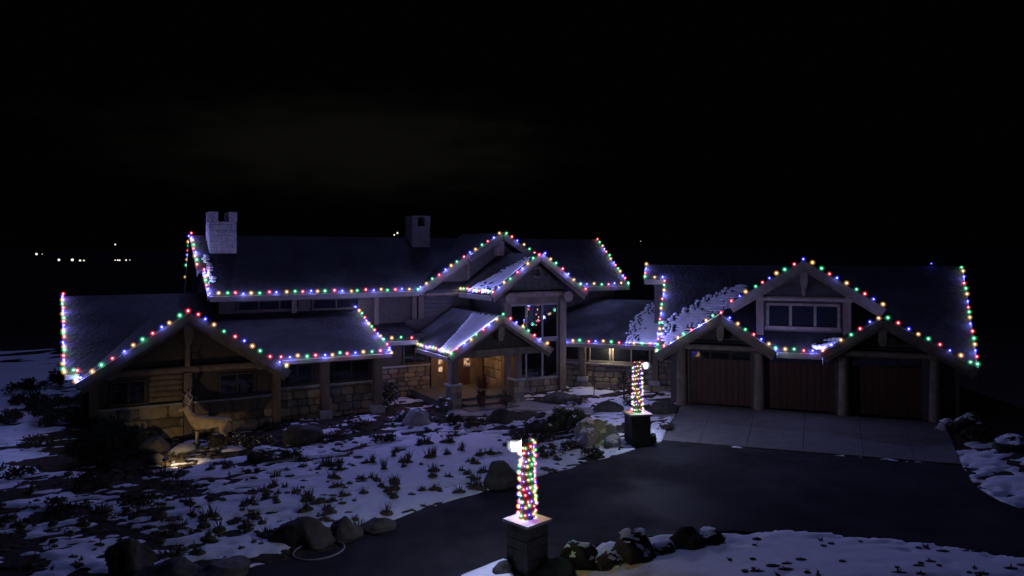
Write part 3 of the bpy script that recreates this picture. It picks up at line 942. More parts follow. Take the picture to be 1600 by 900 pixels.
for s0, s1 in ((-4.8, -2.08), (-1.35, 1.48), (2.15, 4.9)):
    gd = MB().box(B, s0, s1, 36.9, 36.94, 0.04, 2.5).build('garage_door', M['wall'], house)
    n = 10
    for k in range(n):
        w = (s1 - s0) / n
        MB().box(B, s0 + k * w + 0.008, s0 + (k + 1) * w - 0.008, 36.855, 36.9, 0.05, 2.1).build('plank', M['door'], gd)
    for k in range(3):
        w = (s1 - s0) / 3
        MB().box(B, s0 + k * w + 0.05, s0 + (k + 1) * w - 0.05, 36.87, 36.9, 2.16, 2.46).build('pane', M['dark_glass'], gd)
    MB().box(B, s0, s1, 36.83, 36.9, 2.1, 2.16).build('rail', M['door'], gd)
# three garage-front gables: two low, one dormer above
c1, p1 = -3.34, 4.32
roof(B, [(-6.2, 35.6, 2.5), (c1, 35.6, p1), (c1, 40.2, p1), (-6.2, 40.2, 2.5)])
roof(B, [(-0.98, 35.6, 2.8), (-0.98, 40.2, 2.8), (c1, 40.2, p1), (c1, 35.6, p1)])
gable_trim(B, c1, 2.86, 2.5, 2.36, 2.8, p1, 35.6, collar=(2.78, 1.95, 0.13), king=False)
gable_wall(B, c1, 2.2, 2.95, 2.2, 2.95, 4.1, 36.72, 2.6, 'wall', 0.05)
c3, p3 = 3.29, 4.36
roof(B, [(0.92, 35.6, 2.8), (c3, 35.6, p3), (c3, 40.2, p3), (0.92, 40.2, 2.8)])
roof(B, [(6.74, 35.6, 2.46), (6.74, 40.2, 2.46), (c3, 40.2, p3), (c3, 35.6, p3)])
gable_trim(B, c3, 2.37, 2.8, 3.45, 2.46, p3, 35.6, collar=(2.78, 2.0, 0.13), king=False)
gable_wall(B, c3, 2.2, 2.95, 2.6, 2.8, 4.1, 36.72, 2.6, 'wall', 0.05)
cD, pD = 0.2, 6.72
roof(B, [(-3.0, 36.6, 4.78), (cD, 36.6, pD), (cD, 43.0, pD), (-3.0, 43.0, 4.78)])
roof(B, [(3.44, 36.6, 4.72), (3.44, 43.0, 4.72), (cD, 43.0, pD), (cD, 36.6, pD)])
gable_trim(B, cD, 3.2, 4.78, 3.24, 4.72, pD, 36.6, collar=(5.05, 2.0, 0.13))
gable_wall(B, cD, 1.95, 5.4, 1.95, 5.4, 6.5, 37.42, 2.9, 'siding', 0.15)
window(B, -1.42, 1.72, 37.42, 3.62, 4.8, 3, 1, 'dark_glass', 0.12, fm='log')
for s_ in (-1.7, 2.0):
    MB().box(B, s_ - 0.16, s_ + 0.16, 37.12, 37.42, 3.2, 4.95).build('timber_post', M['timber'], house)

# --- chimneys -------------------------------------------------------
def chimney(F, a, b, w, d, z0, z1, notch, m, seed):
    ch = MB().box(F, a - w / 2, a + w / 2, b, b + d, z0, z1 - notch).build('chimney', m, house)
    rr = random.Random(seed)
    z = z0
    while z < z1 - notch - 0.05:
        h = min(rr.uniform(0.2, 0.3), z1 - notch - z)
        x = a - w / 2
        while x < a + w / 2 - 0.03:
            ww = rr.uniform(0.28, 0.55)
            if a + w / 2 - x - ww < 0.15:
                ww = a + w / 2 - x
            MB().box(F, x + 0.008, x + ww - 0.008, b - rr.uniform(0.02, 0.04), b, z + 0.008, z + h - 0.008).build('stone', m, ch)
            x += ww
        MB().box(F, a - w / 2 - 0.03, a - w / 2, b + 0.01, b + d * 0.5, z + 0.008, z + h - 0.008).build('stone', m, ch)
        MB().box(F, a - w / 2 - 0.03, a - w / 2, b + d * 0.5 + 0.015, b + d, z + 0.008, z + h - 0.008).build('stone', m, ch)
        z += h
    mb = MB()
    for sx in (0, 1):
        for sy in (0, 1):
            x0 = a - w / 2 - 0.02 if sx == 0 else a + w / 2 - w * 0.3
            y0 = b - 0.02 if sy == 0 else b + d - d * 0.3
            mb.box(F, x0, x0 + w * 0.3 + 0.02, y0, y0 + d * 0.3 + 0.02, z1 - notch, z1)
    mb.build('chimney_crown', m, ch)
    return ch
chimney(A, 6.05, 39.95, 1.24, 1.2, 6.4, 9.12, 0.48, M['chimney'], 3)
c2 = chimney(A, 16.75, 40.5, 1.05, 1.0, 6.6, 9.12, 0.5, M['chimney_dark'], 4)
MB().box(A, 16.2, 17.3, 40.45, 41.55, 9.12, 9.2).build('chimney_cap', M['chimney_dark'], c2)

# ------------------------------------------------------------------ snow left on the roofs
def roof_snow(name, label, O, da, db, poly, pitch, thick, seed, dash=0.5, gap=0.0, rib=1.0, ragged=1.0):
    """Snow lying in rows along the shingle courses, ragged at its edges. poly in (a, b) along da, db."""
    rr = random.Random(seed)
    mb = MB()
    n = da.cross(db)
    if n.z < 0:
        n = -n
    n.normalize()
    bs = [p[1] for p in poly]
    b = min(bs)
    while b < max(bs):
        bm_ = b + pitch / 2
        xs = []
        for i in range(len(poly)):
            (x0, y0), (x1, y1) = poly[i], poly[(i + 1) % len(poly)]
            if (y0 > bm_) != (y1 > bm_):
                xs.append(x0 + (x1 - x0) * (bm_ - y0) / (y1 - y0))
        xs.sort()
        for i in range(0, len(xs) - 1, 2):
            a0, a1 = xs[i] + rr.uniform(-0.12, 0.2) * ragged, xs[i + 1] - rr.uniform(-0.08, 0.16) * ragged
            segs = []
            for k in range(rr.randint(1, 3) if a1 - a0 > 0.9 and ragged > 0.5 else 0):
                L = rr.uniform(0.06, 0.22) * dash / 0.5
                segs.append((a0 - 0.05, a0 + L - 0.05))
                a0 += L + rr.uniform(0.03, 0.08)
            e = []
            for k in range(rr.randint(0, 2) if a1 - a0 > 0.9 and ragged > 0.5 else 0):
                L = rr.uniform(0.06, 0.2) * dash / 0.5
                e.append((a1 - L, a1))
                a1 -= L + rr.uniform(0.03, 0.08)
            if a1 > a0:
                segs.append((a0, a1))
            for x0, x1 in segs + e:
                if x1 - x0 < 0.04:
                    continue
                m = max(2, int((x1 - x0) / 0.25))
                st = [x0 + (x1 - x0) * q / m for q in range(m + 1)]
                lo, hi = [], []
                for q, x in enumerate(st):
                    tip = 0.45 if q in (0, m) else 1.0
                    y0 = b + pitch * (0.5 - (0.5 - gap) * tip) + rr.uniform(-0.012, 0.012)
                    y1 = b + pitch * (0.5 + 0.5 * tip) + rr.uniform(-0.012, 0.012)
                    lo.append((x, y0, thick * tip * rr.uniform(0.85, 1.0)))
                    hi.append((x, y1 + 0.01, thick * tip * rr.uniform(0.72, 0.92) * rib))
                vs = []
                for (x, y, h) in lo:
                    vs += [O + da * x + db * y + n * 0.006, O + da * x + db * y + n * h]
                for (x, y, h) in hi:
                    vs += [O + da * x + db * y + n * h, O + da * x + db * y + n * 0.006]
                k = m + 1
                fs = []
                for q in range(m):
                    a_, b_ = 2 * q, 2 * q + 2
                    c_, d_ = 2 * k + 2 * q, 2 * k + 2 * q + 2
                    fs += [(a_, b_, b_ + 1, a_ + 1), (a_ + 1, b_ + 1, d_, c_), (c_, d_, d_ + 1, c_ + 1)]
                fs += [(0, 1, 2 * k, 2 * k + 1), (2 * m, 2 * k + 2 * m + 1, 2 * k + 2 * m, 2 * m + 1)]
                mb.add(vs, fs)
        b += pitch
    o = mb.build(name, M['snow'], None)
    return tag(o, label, 'snow patch', 'snow left on the roofs', 'stuff')

U3, V3 = A(1, 0), A(0, 1)
S3, T3 = B(1, 0), B(0, 1)
Zv = Vector((0, 0, 1))
# entry portico, slope that faces the drive's far side: rows run up the slope
upP = (U3 + Zv * 0.62)
roof_snow('roof_snow', 'ribbed snow patch on the slope of the entry portico', A(cP - hP, 31.49, eP), upP, V3,
          [(0.1, 0.12), (2.62, 0.12), (2.62, 2.9), (1.4, 2.1), (0.1, 1.4)], 0.15, 0.07, 31, 0.5, 0.0, 0.6, 0.45)
# garage low gable and main garage slope
upG = (S3 + Zv * 0.635)
roof_snow('roof_snow', 'bright snow sheet on the first low garage gable beside its string of lights', B(-6.2, 35.6, 2.5), upG, T3,
          [(0.05, 0.12), (2.8, 0.12), (2.8, 3.0), (0.1, 0.35)], 0.17, 0.05, 32, 0.8, 0.0)
upM = (T3 + Zv * 0.643)
roof_snow('roof_snow', 'ragged snow strip on the main garage roof between low gable and dormer', B(-6.2, 35.7, zg(35.7)), S3, upM,
          [(0.15, 0.4), (3.05, 3.15), (3.2, 3.5), (3.85, 4.5), (3.6, 5.0), (2.6, 4.4), (0.9, 3.1), (-0.05, 2.0)], 0.19, 0.05, 33, 0.7, 0.04)
upC = (T3 + Zv * 0.353)
roof_snow('roof_snow', 'snow patch on the low linking roof against the garage rake', B(-11.58, 39.0, 2.42), S3, upC,
          [(3.3, 0.1), (5.3, 0.1), (5.4, 5.2), (3.6, 5.1), (3.35, 4.0), (3.0, 2.6), (3.1, 1.2)], 0.2, 0.05, 34, 0.6, 0.0)
upL = (V3 + Zv * MX)
roof_snow('roof_snow', 'small snow lumps along the rake of the main roof below the chimney', A(4.9, 36.98, zm(36.98)), U3, upL,
          [(0.1, 0.6), (0.5, 0.8), (0.45, 2.2), (0.55, 2.6), (0.3, 3.2), (0.1, 2.4)], 0.2, 0.06, 35, 0.5, 0.02)
upT = (U3 + Zv * 0.705)
roof_snow('roof_snow', 'thin snow on the tower roof slope above the gutter', A(cT - hT, 33.2, eT), upT, V3,
          [(0.05, 0.3), (2.5, 0.3), (2.5, 1.1), (0.1, 3.0)], 0.2, 0.03, 36, 0.5, 0.05)
# drooping wind-lip of snow in the valley by the second low gable
mb = MB()
lp = [B(1.15 + 0.55 * math.cos(t), 36.6 + 0.4 * math.sin(t), 3.12 + 0.16 * math.cos(t) + 0.05 * math.sin(t)) for t in np.linspace(0, 2 * math.pi, 18)]
mb.tube(lp, 0.09, 8)
mb.prism([p - Vector((0, 0, 0.02)) for p in lp[:-1]], (0, 0, -0.1))
tag(mb.build('roof_snow', M['snow'], None, True), 'rounded snow curl in the roof valley beside the dormer window', 'snow patch', 'snow left on the roofs', 'stuff')

# ------------------------------------------------------------------ coloured light strings
RING = {'green': (0.0, 0.75, 0.25), 'red': (1.0, 0.02, 0.04), 'blue': (0.035, 0.025, 1.0), 'amber': (1.0, 0.45, 0.07)}
CORE = {'green': (0.75, 1.0, 0.85), 'red': (1.0, 0.75, 0.75), 'blue': (0.6, 0.6, 1.0), 'amber': (1.0, 0.92, 0.75)}
GIVEN = {'green': ((0.2, 1.0, 0.6), 0.34), 'red': ((1.0, 0.14, 0.25), 0.28), 'blue': ((0.19, 0.21, 1.0), 3.3), 'amber': ((1.0, 0.72, 0.4), 0.3)}
ORDER = ['green', 'red', 'blue', 'amber']
BULB, SMALL, BLIGHT, SLIGHT, DLIGHT = {}, {}, {}, {}, {}
for cn in ORDER:
    core = clear_glow('bulb_core_' + cn, CORE[cn], 1.0)
    ring = halo_mat('bulb_halo_' + cn, RING[cn], 0.42)  # coloured bloom painted as a glowing shell, wider than the bulb
    ring_s = halo_mat('small_halo_' + cn, RING[cn], 0.5)
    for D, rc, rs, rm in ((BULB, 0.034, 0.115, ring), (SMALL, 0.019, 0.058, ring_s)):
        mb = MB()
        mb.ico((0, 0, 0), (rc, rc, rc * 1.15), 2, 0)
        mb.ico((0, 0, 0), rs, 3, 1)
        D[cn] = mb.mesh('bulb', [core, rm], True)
    for D, w in ((BLIGHT, BULB_WATTS), (SLIGHT, BULB_WATTS * 0.2), (DLIGHT, BULB_WATTS * 0.4)):
        l = bpy.data.lights.new('bulb_light', 'POINT')
        l.color, l.energy = GIVEN[cn][0], GIVEN[cn][1] * w
        if D is SLIGHT:
            l.color, l.energy = RING[cn], w
        l.shadow_soft_size = 0.09
        D[cn] = l

def light_string(pts, label, spacing=0.37, start=0, group='coloured light strings along the roof edges', lift=0.11, small=False, jit=0.035, skip=(), seed=None, end_gap=0.0, dim=False, out=Vector((0, 0, 0))):
    rr = random.Random(seed if seed is not None else sum(ord(q) * (i + 1) for i, q in enumerate(label)) % 1000)
    pts = [Vector(p) + Vector((0, 0, lift)) + out for p in pts]
    t = thing('light_string', label, 'light string', pts[0], group)
    mb = MB()
    mb.tube([p - Vector((0, 0, 0.05 if not small else 0.0)) for p in pts], 0.011, 5)
    mb.build('cable', M['cable'], t)
    acc, k = end_gap, 0
    for i in range(len(pts) - 1):
        L = (pts[i + 1] - pts[i]).length
        while acc < L:
            p = pts[i].lerp(pts[i + 1], acc / L) + Vector((rr.uniform(-jit, jit), rr.uniform(-jit, jit), rr.uniform(-jit, jit)))
            if k not in skip:
                o = bpy.data.objects.new('bulb', (SMALL if small else BULB)[ORDER[(k + start) % 4]])
                C.objects.link(o)
                o.parent = t
                o.location = p - pts[0]
                o.scale = (1,) * 3
                sc_ = rr.uniform(0.88, 1.12)
                o.scale = (sc_, sc_, sc_)
                if not small or k % 3 == 0:
                    lo = bpy.data.objects.new('bulb_light', (SLIGHT if small else DLIGHT if dim else BLIGHT)[ORDER[(k + start) % 4]])
                    C.objects.link(lo)
                    lo.parent = t
                    lo.location = o.location
            k += 1
            acc += spacing * rr.uniform(0.86, 1.14)
        acc -= L
    return t

light_string([A(-0.79, 40.4, 5.15), A(-0.6, 32.6, 2.7)], 'lights climbing the far rake at the outer end of the low wing', 0.42, 1)
light_string([A(-0.56, 32.45, 2.68), A(-0.16, 32.45, 2.66), A(-0.2, 33.2, 2.5), A(-0.2, 31.5, 2.42)], 'tightly bunched lights at the gutter corner of the low wing', 0.24, 3)
light_string([A(-0.1, 31.4, 2.5), A(cL, 31.4, pL)], 'lights up the first rake of the low wing gable over the deer', 0.385, 2, out=A(0, 0.02) - A(0, 0), lift=0.12)
light_string([A(cL + 0.3, 31.4, pL - 0.2), A(7.2, 31.4, 2.42), A(7.2, 31.9, 2.3)], 'lights down the second rake of the low wing gable over the deer', 0.385, 1, out=A(0, 0.02) - A(0, 0), lift=0.12)
light_string([A(7.15, 32.42, 2.7), A(11.95, 32.42, 2.7)], 'lights along the low wing eave between gable and entry', 0.37, 1, out=A(0, -0.08) - A(0, 0), lift=0.08)
light_string([A(12.0, 37.5, 4.25), A(12.0, 32.5, 2.7), A(12.0, 32.4, 2.35)], 'lights down the rake where the low wing meets the entry', 0.4, 2)
light_string([A(12.15, 35.38, 2.88), A(14.35, 35.38, 2.88)], 'short run of lights over the foyer gutter beside the portico', 0.48, 1, out=A(0, -0.08) - A(0, 0), lift=0.08)
light_string([A(cP - hP, 35.3, eP), A(cP - hP, 31.6, eP)], 'close packed lights along the portico gutter', 0.36, 3)
light_string([A(cP - hP, 31.44, eP), A(cP, 31.44, pP), A(cP + hP - 0.1, 31.44, eP)], 'lights over the peaked gable of the entry portico', 0.4, 0, out=A(0, -0.08) - A(0, 0), lift=0.08)
light_string([A(5.0, 36.85, zm(36.9)), A(15.0, 36.85, zm(36.9))], 'long level run of lights along the main eave under the chimney', 0.385, 2, out=A(0, -0.08) - A(0, 0), lift=0.08)
light_string([A(4.72, 41.36, 7.98), A(4.73, 38.7, zm(38.7))], 'lights on the upper rake of the main roof beside the chimney', 0.36, 1)
light_string([A(4.95, 38.6, zm(38.6)), A(4.96, 37.05, zm(37.05))], 'lights on the lower rake of the main roof where it reaches the eave', 0.34, 1)
light_string([A(4.68, 41.6, 7.85), A(4.9, 45.3, 5.45)], 'lights on the hidden back rake of the main roof beyond the chimney', 0.45, 2, skip=(7, 8))
light_string([A(15.15, 36.8, 5.25), A(cU - 1.9, 36.8, pU - 1.18), A(cU, 36.5, pU), A(24.3, 36.6, 5.5)], 'lights over the tall upper gable behind the tower', 0.42, 2, out=A(0, -0.08) - A(0, 0), lift=0.08)
light_string([A(cT - hT, 36.7, eT), A(cT - hT, 33.3, eT)], 'close packed lights along the tower gutter', 0.34, 3)
light_string([A(cT - hT, 33.15, eT), A(cT, 33.15, pT), A(cT + hT - 0.1, 33.15, eT)], 'lights over the tower gable above the tall windows', 0.42, 1, out=A(0, -0.08) - A(0, 0), lift=0.08)
light_string([A(22.9, 36.8, 5.2), A(28.5, 36.8, 5.2)], 'lights along the short eave beyond the tower', 0.52, 1, out=A(0, -0.08) - A(0, 0), lift=0.08)
light_string([A(28.66, 36.95, 5.22), A(29.5, 41.3, 7.95)], 'lights slanting up the end rake of the main roof beyond the tower', 0.4, 0)
light_string([B(-11.5, 38.95, 2.44), B(-6.25, 38.95, 2.44)], 'lights along the low linking eave between tower and garage', 0.38, 2, out=B(0, -0.08) - B(0, 0), lift=0.08)
light_string([B(-6.22, 35.75, 2.42), B(-6.62, 40.85, zg(40.85)), B(-7.7, 40.85, zg(40.85)), B(-7.86, 42.0, 6.45)], 'lights up the stepped rake at the entry end of the garage', 0.43, 3)
light_string([B(-6.15, 35.55, 2.5), B(c1, 35.55, p1), B(-1.0, 35.55, 2.8), B(-0.95, 35.9, 2.7)], 'lights over the low gable of the first garage door', 0.4, 0, out=B(0, 0.02) - B(0, 0), lift=0.12)
light_string([B(-0.95, 36.18, zg(36.25)), B(1.05, 36.18, zg(36.25))], 'short run of lights on the gutter under the dormer window', 0.36, 2, out=B(0, -0.08) - B(0, 0), lift=0.08)
light_string([B(0.95, 35.55, 2.8), B(c3, 35.55, p3), B(6.72, 35.55, 2.46)], 'lights over the low gable of the last garage door', 0.42, 1, dim=True, out=B(0, 0.02) - B(0, 0), lift=0.12)
light_string([B(-2.95, 36.55, 4.8), B(cD, 36.55, pD), B(3.42, 36.55, 4.74)], 'lights over the garage dormer gable', 0.42, 1, dim=True, out=B(0, 0.02) - B(0, 0), lift=0.12)
light_string([B(6.78, 35.75, 2.48), B(7.27, 42.0, 6.45)], 'lights up the outer end rake of the garage', 0.44, 0, dim=True)
light_string([B(6.0, 42.0, 6.45), B(6.35, 42.0, 6.45)], 'single bulb on the garage ridge', 0.5, 2, small=True)
light_string([A(2.2, 46.4, 3.7), A(2.9, 46.4, 4.1), A(3.9, 46.4, 3.7)], 'few lights peeping over the low wing ridge from the back gable', 0.5, 3, out=A(0, -0.08) - A(0, 0), lift=0.08)

# added tree, its bulbs stand in for light reflections in the tower window
tr = thing('reflection_tree', 'added tree behind the tower window with bulbs standing in for reflected lights', 'reflection tree', A(21.05, 35.0, 0.25))
rr = random.Random(5)
MB().cyl(A(21.05, 35.0, 0.25), A(21.05, 35.0, 4.2), 0.07, 0.02, 8).build('trunk', M['twig'], tr)
mb = MB()
for k in range(900):
    h = rr.random() ** 0.8
    r_ = 0.75 * (1 - h) + 0.04
    th = rr.uniform(0, 6.283)
    rad = r_ * rr.uniform(0.5, 1.0)
    p = A(21.05, 35.0, 0.8 + h * 3.5) + Vector((math.cos(th) * rad, math.sin(th) * rad, 0))
    q = p + Vector((math.cos(th) * 0.16, math.sin(th) * 0.16, rr.uniform(-0.1, 0.02)))
    sd = Vector((-math.sin(th), math.cos(th), 0)) * 0.035
    mb.add([p - sd, p + sd, q], [(0, 1, 2)])
mb.build('reflection_tree_crown', M['juniper'], tr)
for k, (du, dz) in enumerate(((0.0, 4.32), (-0.07, 4.1), (-0.22, 3.85), (0.02, 3.7), (-0.2, 3.5), (-0.05, 3.55), (-0.28, 3.3), (0.3, 2.95))):
    o = bpy.data.objects.new('bulb', SMALL[ORDER[(k * 2 + 1) % 4]])
    C.objects.link(o)
    o.parent = tr
    o.location = A(21.05 + du * 0.6, 35.0 - 0.35 * (1 - (dz - 0.8) / 3.6) - 0.15, dz) - A(21.05, 35.0, 0.25)

# ------------------------------------------------------------------ lamp piers by the drive
def lamp_pier(loc, label, yaw, lamp_side, H, post_h, w, seed, string_label):
    t = thing('lamp_pier', label, 'lamp post', loc, 'lamp piers beside the driveway')
    rr = random.Random(seed)
    ca, sa = math.cos(yaw), math.sin(yaw)
    def L(a, b, z):
        return Vector((loc.x + ca * a - sa * b, loc.y + sa * a + ca * b, loc.z + z))
    pier = MB().box(L, -w / 2, w / 2, -w / 2, w / 2, -0.15, H).build('pier', M['mortar'], t)
    for face in range(4):
        fa = yaw + face * math.pi / 2
        fc, fs_ = math.cos(fa), math.sin(fa)
        def G(a, b, z, fc=fc, fs_=fs_):
            return Vector((loc.x + fc * a - fs_ * b, loc.y + fs_ * a + fc * b, loc.z + z))
        z, row = -0.12, 0
        while z < H - 0.04:
            h = min(rr.uniform(0.2, 0.3), H - z)
            if H - z - h < 0.08:
                h = H - z
            cut = rr.uniform(-0.16, 0.16) * w / 0.6
            for x0, x1 in ((-w / 2 - 0.02, cut), (cut, w / 2 + 0.02)):
                d = rr.uniform(0.02, 0.045)
                MB().box(G, x0 + 0.008, x1 - 0.008, -w / 2 - d, -w / 2, z + 0.008, z + h - 0.008).build('stone', M['pier'], pier)
            z += h
    mb = MB()
    c = w / 2 + 0.09
    mb.box(L, -c, c, -c, c, H, H + 0.06)
    mb.add([L(-c, -c, H + 0.06), L(c, -c, H + 0.06), L(c, c, H + 0.06), L(-c, c, H + 0.06), L(0, 0, H + 0.1)], [(0, 1, 4), (1, 2, 4), (2, 3, 4), (3, 0, 4)])
    mb.build('cap', M['cap'], t)
    lean = L(0.0, 0.0, H + 0.06 + post_h)
    base = L(0, 0, H + 0.06)
    b0, b1 = 0.18, 0.13
    MB().cyl(base, lean, b0, b1, 14).build('post', M['post'], t)
    # bracket and lantern
    dirv = Vector((lamp_side, -0.1, 0)).normalized()
    top = lean + Vector((0, 0, 0.0))
    arm = MB()
    arm.tube([top - Vector((0, 0, 0.1)), top + Vector((0, 0, 0.06)), top + dirv * 0.12 + Vector((0, 0, 0.1)), top + dirv * 0.3 + Vector((0, 0, 0.08))], 0.018, 8)
    arm.build('lamp_arm', M['metal'], t)
    lc = top + dirv * 0.3
    mb = MB()
    mb.cyl(lc + Vector((0, 0, 0.02)), lc + Vector((0, 0, 0.1)), 0.13, 0.03, 12)
    lan = mb.build('lantern', M['metal'], t)
    mb = MB()
    for q in range(4):
        qa = q * math.pi / 2 + 0.6
        qd = Vector((math.cos(qa), math.sin(qa), 0))
        mb.tube([lc + qd * 0.098 + Vector((0, 0, 0.02)), lc + qd * 0.062 + Vector((0, 0, -0.21))], 0.009, 5)
    mb.tube([lc + Vector((math.cos(x) * 0.062, math.sin(x) * 0.062, -0.21)) for x in np.linspace(0, 6.2832, 11)], 0.009, 5)
    mb.build('lantern_cage', M['metal'], lan)
    MB().cyl(lc + Vector((0, 0, -0.21)), lc + Vector((0, 0, 0.02)), 0.055, 0.09, 12).build('lantern_glass', M['lantern'], lan)
    lo = bpy.data.objects.new('lantern_light', LL)
    C.objects.link(lo)
    lo.parent = t
    lo.location = lc + Vector((0, 0, -0.1)) - loc
    MB().beam(lc - dirv * 0.125 + Vector((0, 0, -0.26)), lc - dirv * 0.125 + Vector((0, 0, 0.1)), 0.02, 0.2).build('lantern_light_shield', M['metal'], t)  # added plate, keeps the lantern light from whitening the post
    MB().ico(lc + Vector((0, 0, -0.09)), 0.17, 3).build('lantern_halo', M['frost'], lan, True)  # added glow ball, paints a soft bloom around the lantern
    # wrapped string
    pts, n = [], 230
    turns = 11.5
    for i in range(n):
        f = i / (n - 1)
        r_ = b0 + (b1 - b0) * f + 0.03
        th = f * turns * 2 * math.pi + seed + 0.5 * math.sin(f * 37 + seed)
        p = base.lerp(lean, min(1, max(0, f + 0.012 * math.sin(f * 61 + seed * 2))))
        pts.append(p + Vector((math.cos(th) * r_, math.sin(th) * r_, 0)))
    s_ = light_string(pts, string_label, 0.095, seed, 'light strings wound round the lamp posts', 0.0, True, 0.022, seed=seed)
    return t
M['lantern'] = clear_glow('lantern_glow', (0.92, 0.97, 1.0), 2.2)
M['frost'] = halo_mat('lantern_bloom', (0.85, 0.92, 1.0), 0.5)  # bloom colour for the added lantern halo
LL = bpy.data.lights.new('lantern_light', 'POINT')
LL.color, LL.energy, LL.shadow_soft_size = (0.56, 0.66, 1.0), LANTERN_WATTS, 0.07
lamp_pier(gp(824, 893), 'larger stone lamp pier in front of the drive with a white lantern', R(45), -1, 1.12, 1.72, 0.6, 11, 'coloured lights wound up the post of the larger lamp pier by the drive')
lamp_pier(gp(996, 692), 'stone lamp pier by the concrete apron with a white lantern facing the garage', R(12), 1, 1.08, 1.85, 0.7, 12, 'coloured lights wound up the post of the lamp pier by the apron')

# porch ceiling lamp
pl = thing('porch_lamp', 'warm ceiling lantern under the entry portico roof', 'lamp', A(16.7, 34.3, 2.9))
MB().cyl(A(16.7, 34.3, 2.9), A(16.7, 34.3, 3.9), 0.015, 0.015, 6).build('chain', M['metal'], pl)
MB().cyl(A(16.7, 34.3, 2.86), A(16.7, 34.3, 2.92), 0.16, 0.05, 10).build('lamp_cap', M['metal'], pl)
MB().cyl(A(16.7, 34.3, 2.62), A(16.7, 34.3, 2.86), 0.1, 0.13, 10).build('lamp_glass', glow_mat('porch_glow', (1.0, 0.55, 0.24), 105), pl)

# ------------------------------------------------------------------ deer and its spotlight
deer_loc = gp(326, 696)
deer = thing('deer_statue', 'life-size standing stag statue lit from below in front of the stone wing', 'deer statue', deer_loc)
deer.rotation_euler = (0, 0, R(180) + R(14))
deer.scale = (1.0, 1.0, 1.0)
sk = [  # (x, y, z, r, parent)
    (-0.5, 0, 0.86, 0.21, None), (-0.1, 0, 0.84, 0.225, 0), (0.34, 0, 0.88, 0.25, 1), (0.55, 0, 1.0, 0.19, 2), (0.68, 0, 1.2, 0.135, 3), (0.75, 0, 1.36, 0.1, 4),
    (0.86, 0, 1.39, 0.08, 5), (1.0, 0, 1.34, 0.05, 6), (1.06, 0, 1.32, 0.04, 7), (-0.72, 0, 0.95, 0.06, 0), (-0.82, 0, 0.88, 0.03, 9)]
for sy in (-1, 1):
    b = len(sk)
    sk += [(0.4, sy * 0.15, 0.7, 0.11, 2), (0.38, sy * 0.15, 0.52, 0.065, b), (0.41, sy * 0.14, 0.3, 0.04, b + 1), (0.4, sy * 0.14, 0.08, 0.03, b + 2), (0.44, sy * 0.14, 0.02, 0.036, b + 3)]
    b = len(sk)
    sk += [(-0.52, sy * 0.15, 0.74, 0.15, 0), (-0.42, sy * 0.15, 0.56, 0.095, b), (-0.62, sy * 0.14, 0.35, 0.045, b + 1), (-0.58, sy * 0.14, 0.09, 0.032, b + 2), (-0.54, sy * 0.14, 0.02, 0.038, b + 3)]
    b = len(sk)
    sk += [(0.76, sy * 0.09, 1.46, 0.03, 5), (0.72, sy * 0.2, 1.52, 0.035, b), (0.7, sy * 0.27, 1.55, 0.012, b + 1)]
me = bpy.data.meshes.new('body')
me.from_pydata([q[:3] for q in sk], [(i, q[4]) for i, q in enumerate(sk) if q[4] is not None], [])
body = bpy.data.objects.new('body', me)
C.objects.link(body)
body.parent = deer
me.materials.append(M['fur'])
md = body.modifiers.new('skin', 'SKIN')
for i, q in enumerate(sk):
    me.skin_vertices[0].data[i].radius = (q[3], q[3])
    me.skin_vertices[0].data[i].use_root = (i == 0)
md.use_smooth_shade = True
sb = body.modifiers.new('sub', 'SUBSURF')
sb.levels = sb.render_levels = 2
for sy in (-1, 1):
    mb = MB()
    main = [Vector((0.76, sy * 0.05, 1.43)), Vector((0.66, sy * 0.16, 1.58)), Vector((0.6, sy * 0.3, 1.74)), Vector((0.72, sy * 0.38, 1.9)), Vector((0.88, sy * 0.34, 2.0))]
    mb.tube(main, [0.032, 0.028, 0.024, 0.018, 0.006], 7)
    for i, d in ((1, Vector((0.2, 0.0, 0.14))), (2, Vector((0.16, sy * 0.02, 0.18))), (3, Vector((-0.06, sy * 0.06, 0.16)))):
        mb.tube([main[i], main[i] + d * 0.6, main[i] + d], [0.022, 0.016, 0.004], 6)
    o = mb.build('antler', M['antler'], None, True)
    o.parent = deer

spot_loc = gp(258, 738)
gs = thing('ground_spotlight', 'small ground spotlight shining on the stag statue', 'spotlight', spot_loc)
aim = gp(324, 699) + Vector((0, 0, 0.3)) - (spot_loc + Vector((0, 0, 0.42)))
aim.normalize()
hd = spot_loc + Vector((0, 0, 0.42))
MB().cyl(spot_loc - Vector((0, 0, 0.1)), hd, 0.02, 0.02, 8).build('stake', M['metal'], gs)
hs = MB().cyl(hd - aim * 0.1, hd + aim * 0.1, 0.05, 0.075, 12).build('housing', M['metal'], gs)
MB().cyl(hd + aim * 0.1, hd + aim * 0.112, 0.065, 0.065, 12).build('lens', glow_mat('spot_glow', (1.0, 0.85, 0.6), 4, False), hs)
sl_ = bpy.data.lights.new('spot_beam', 'SPOT')
sl_.energy = 105
sl_.color = (1.0, 0.74, 0.4)
sl_.spot_size = R(100)
sl_.spot_blend = 0.7
sl_.shadow_soft_size = 0.05
so = bpy.data.objects.new('spot_beam', sl_)
C.objects.link(so)
so.parent = gs
so.location = hd + aim * 0.16 - spot_loc
so.rotation_euler = aim.to_track_quat('-Z', 'Y').to_euler()

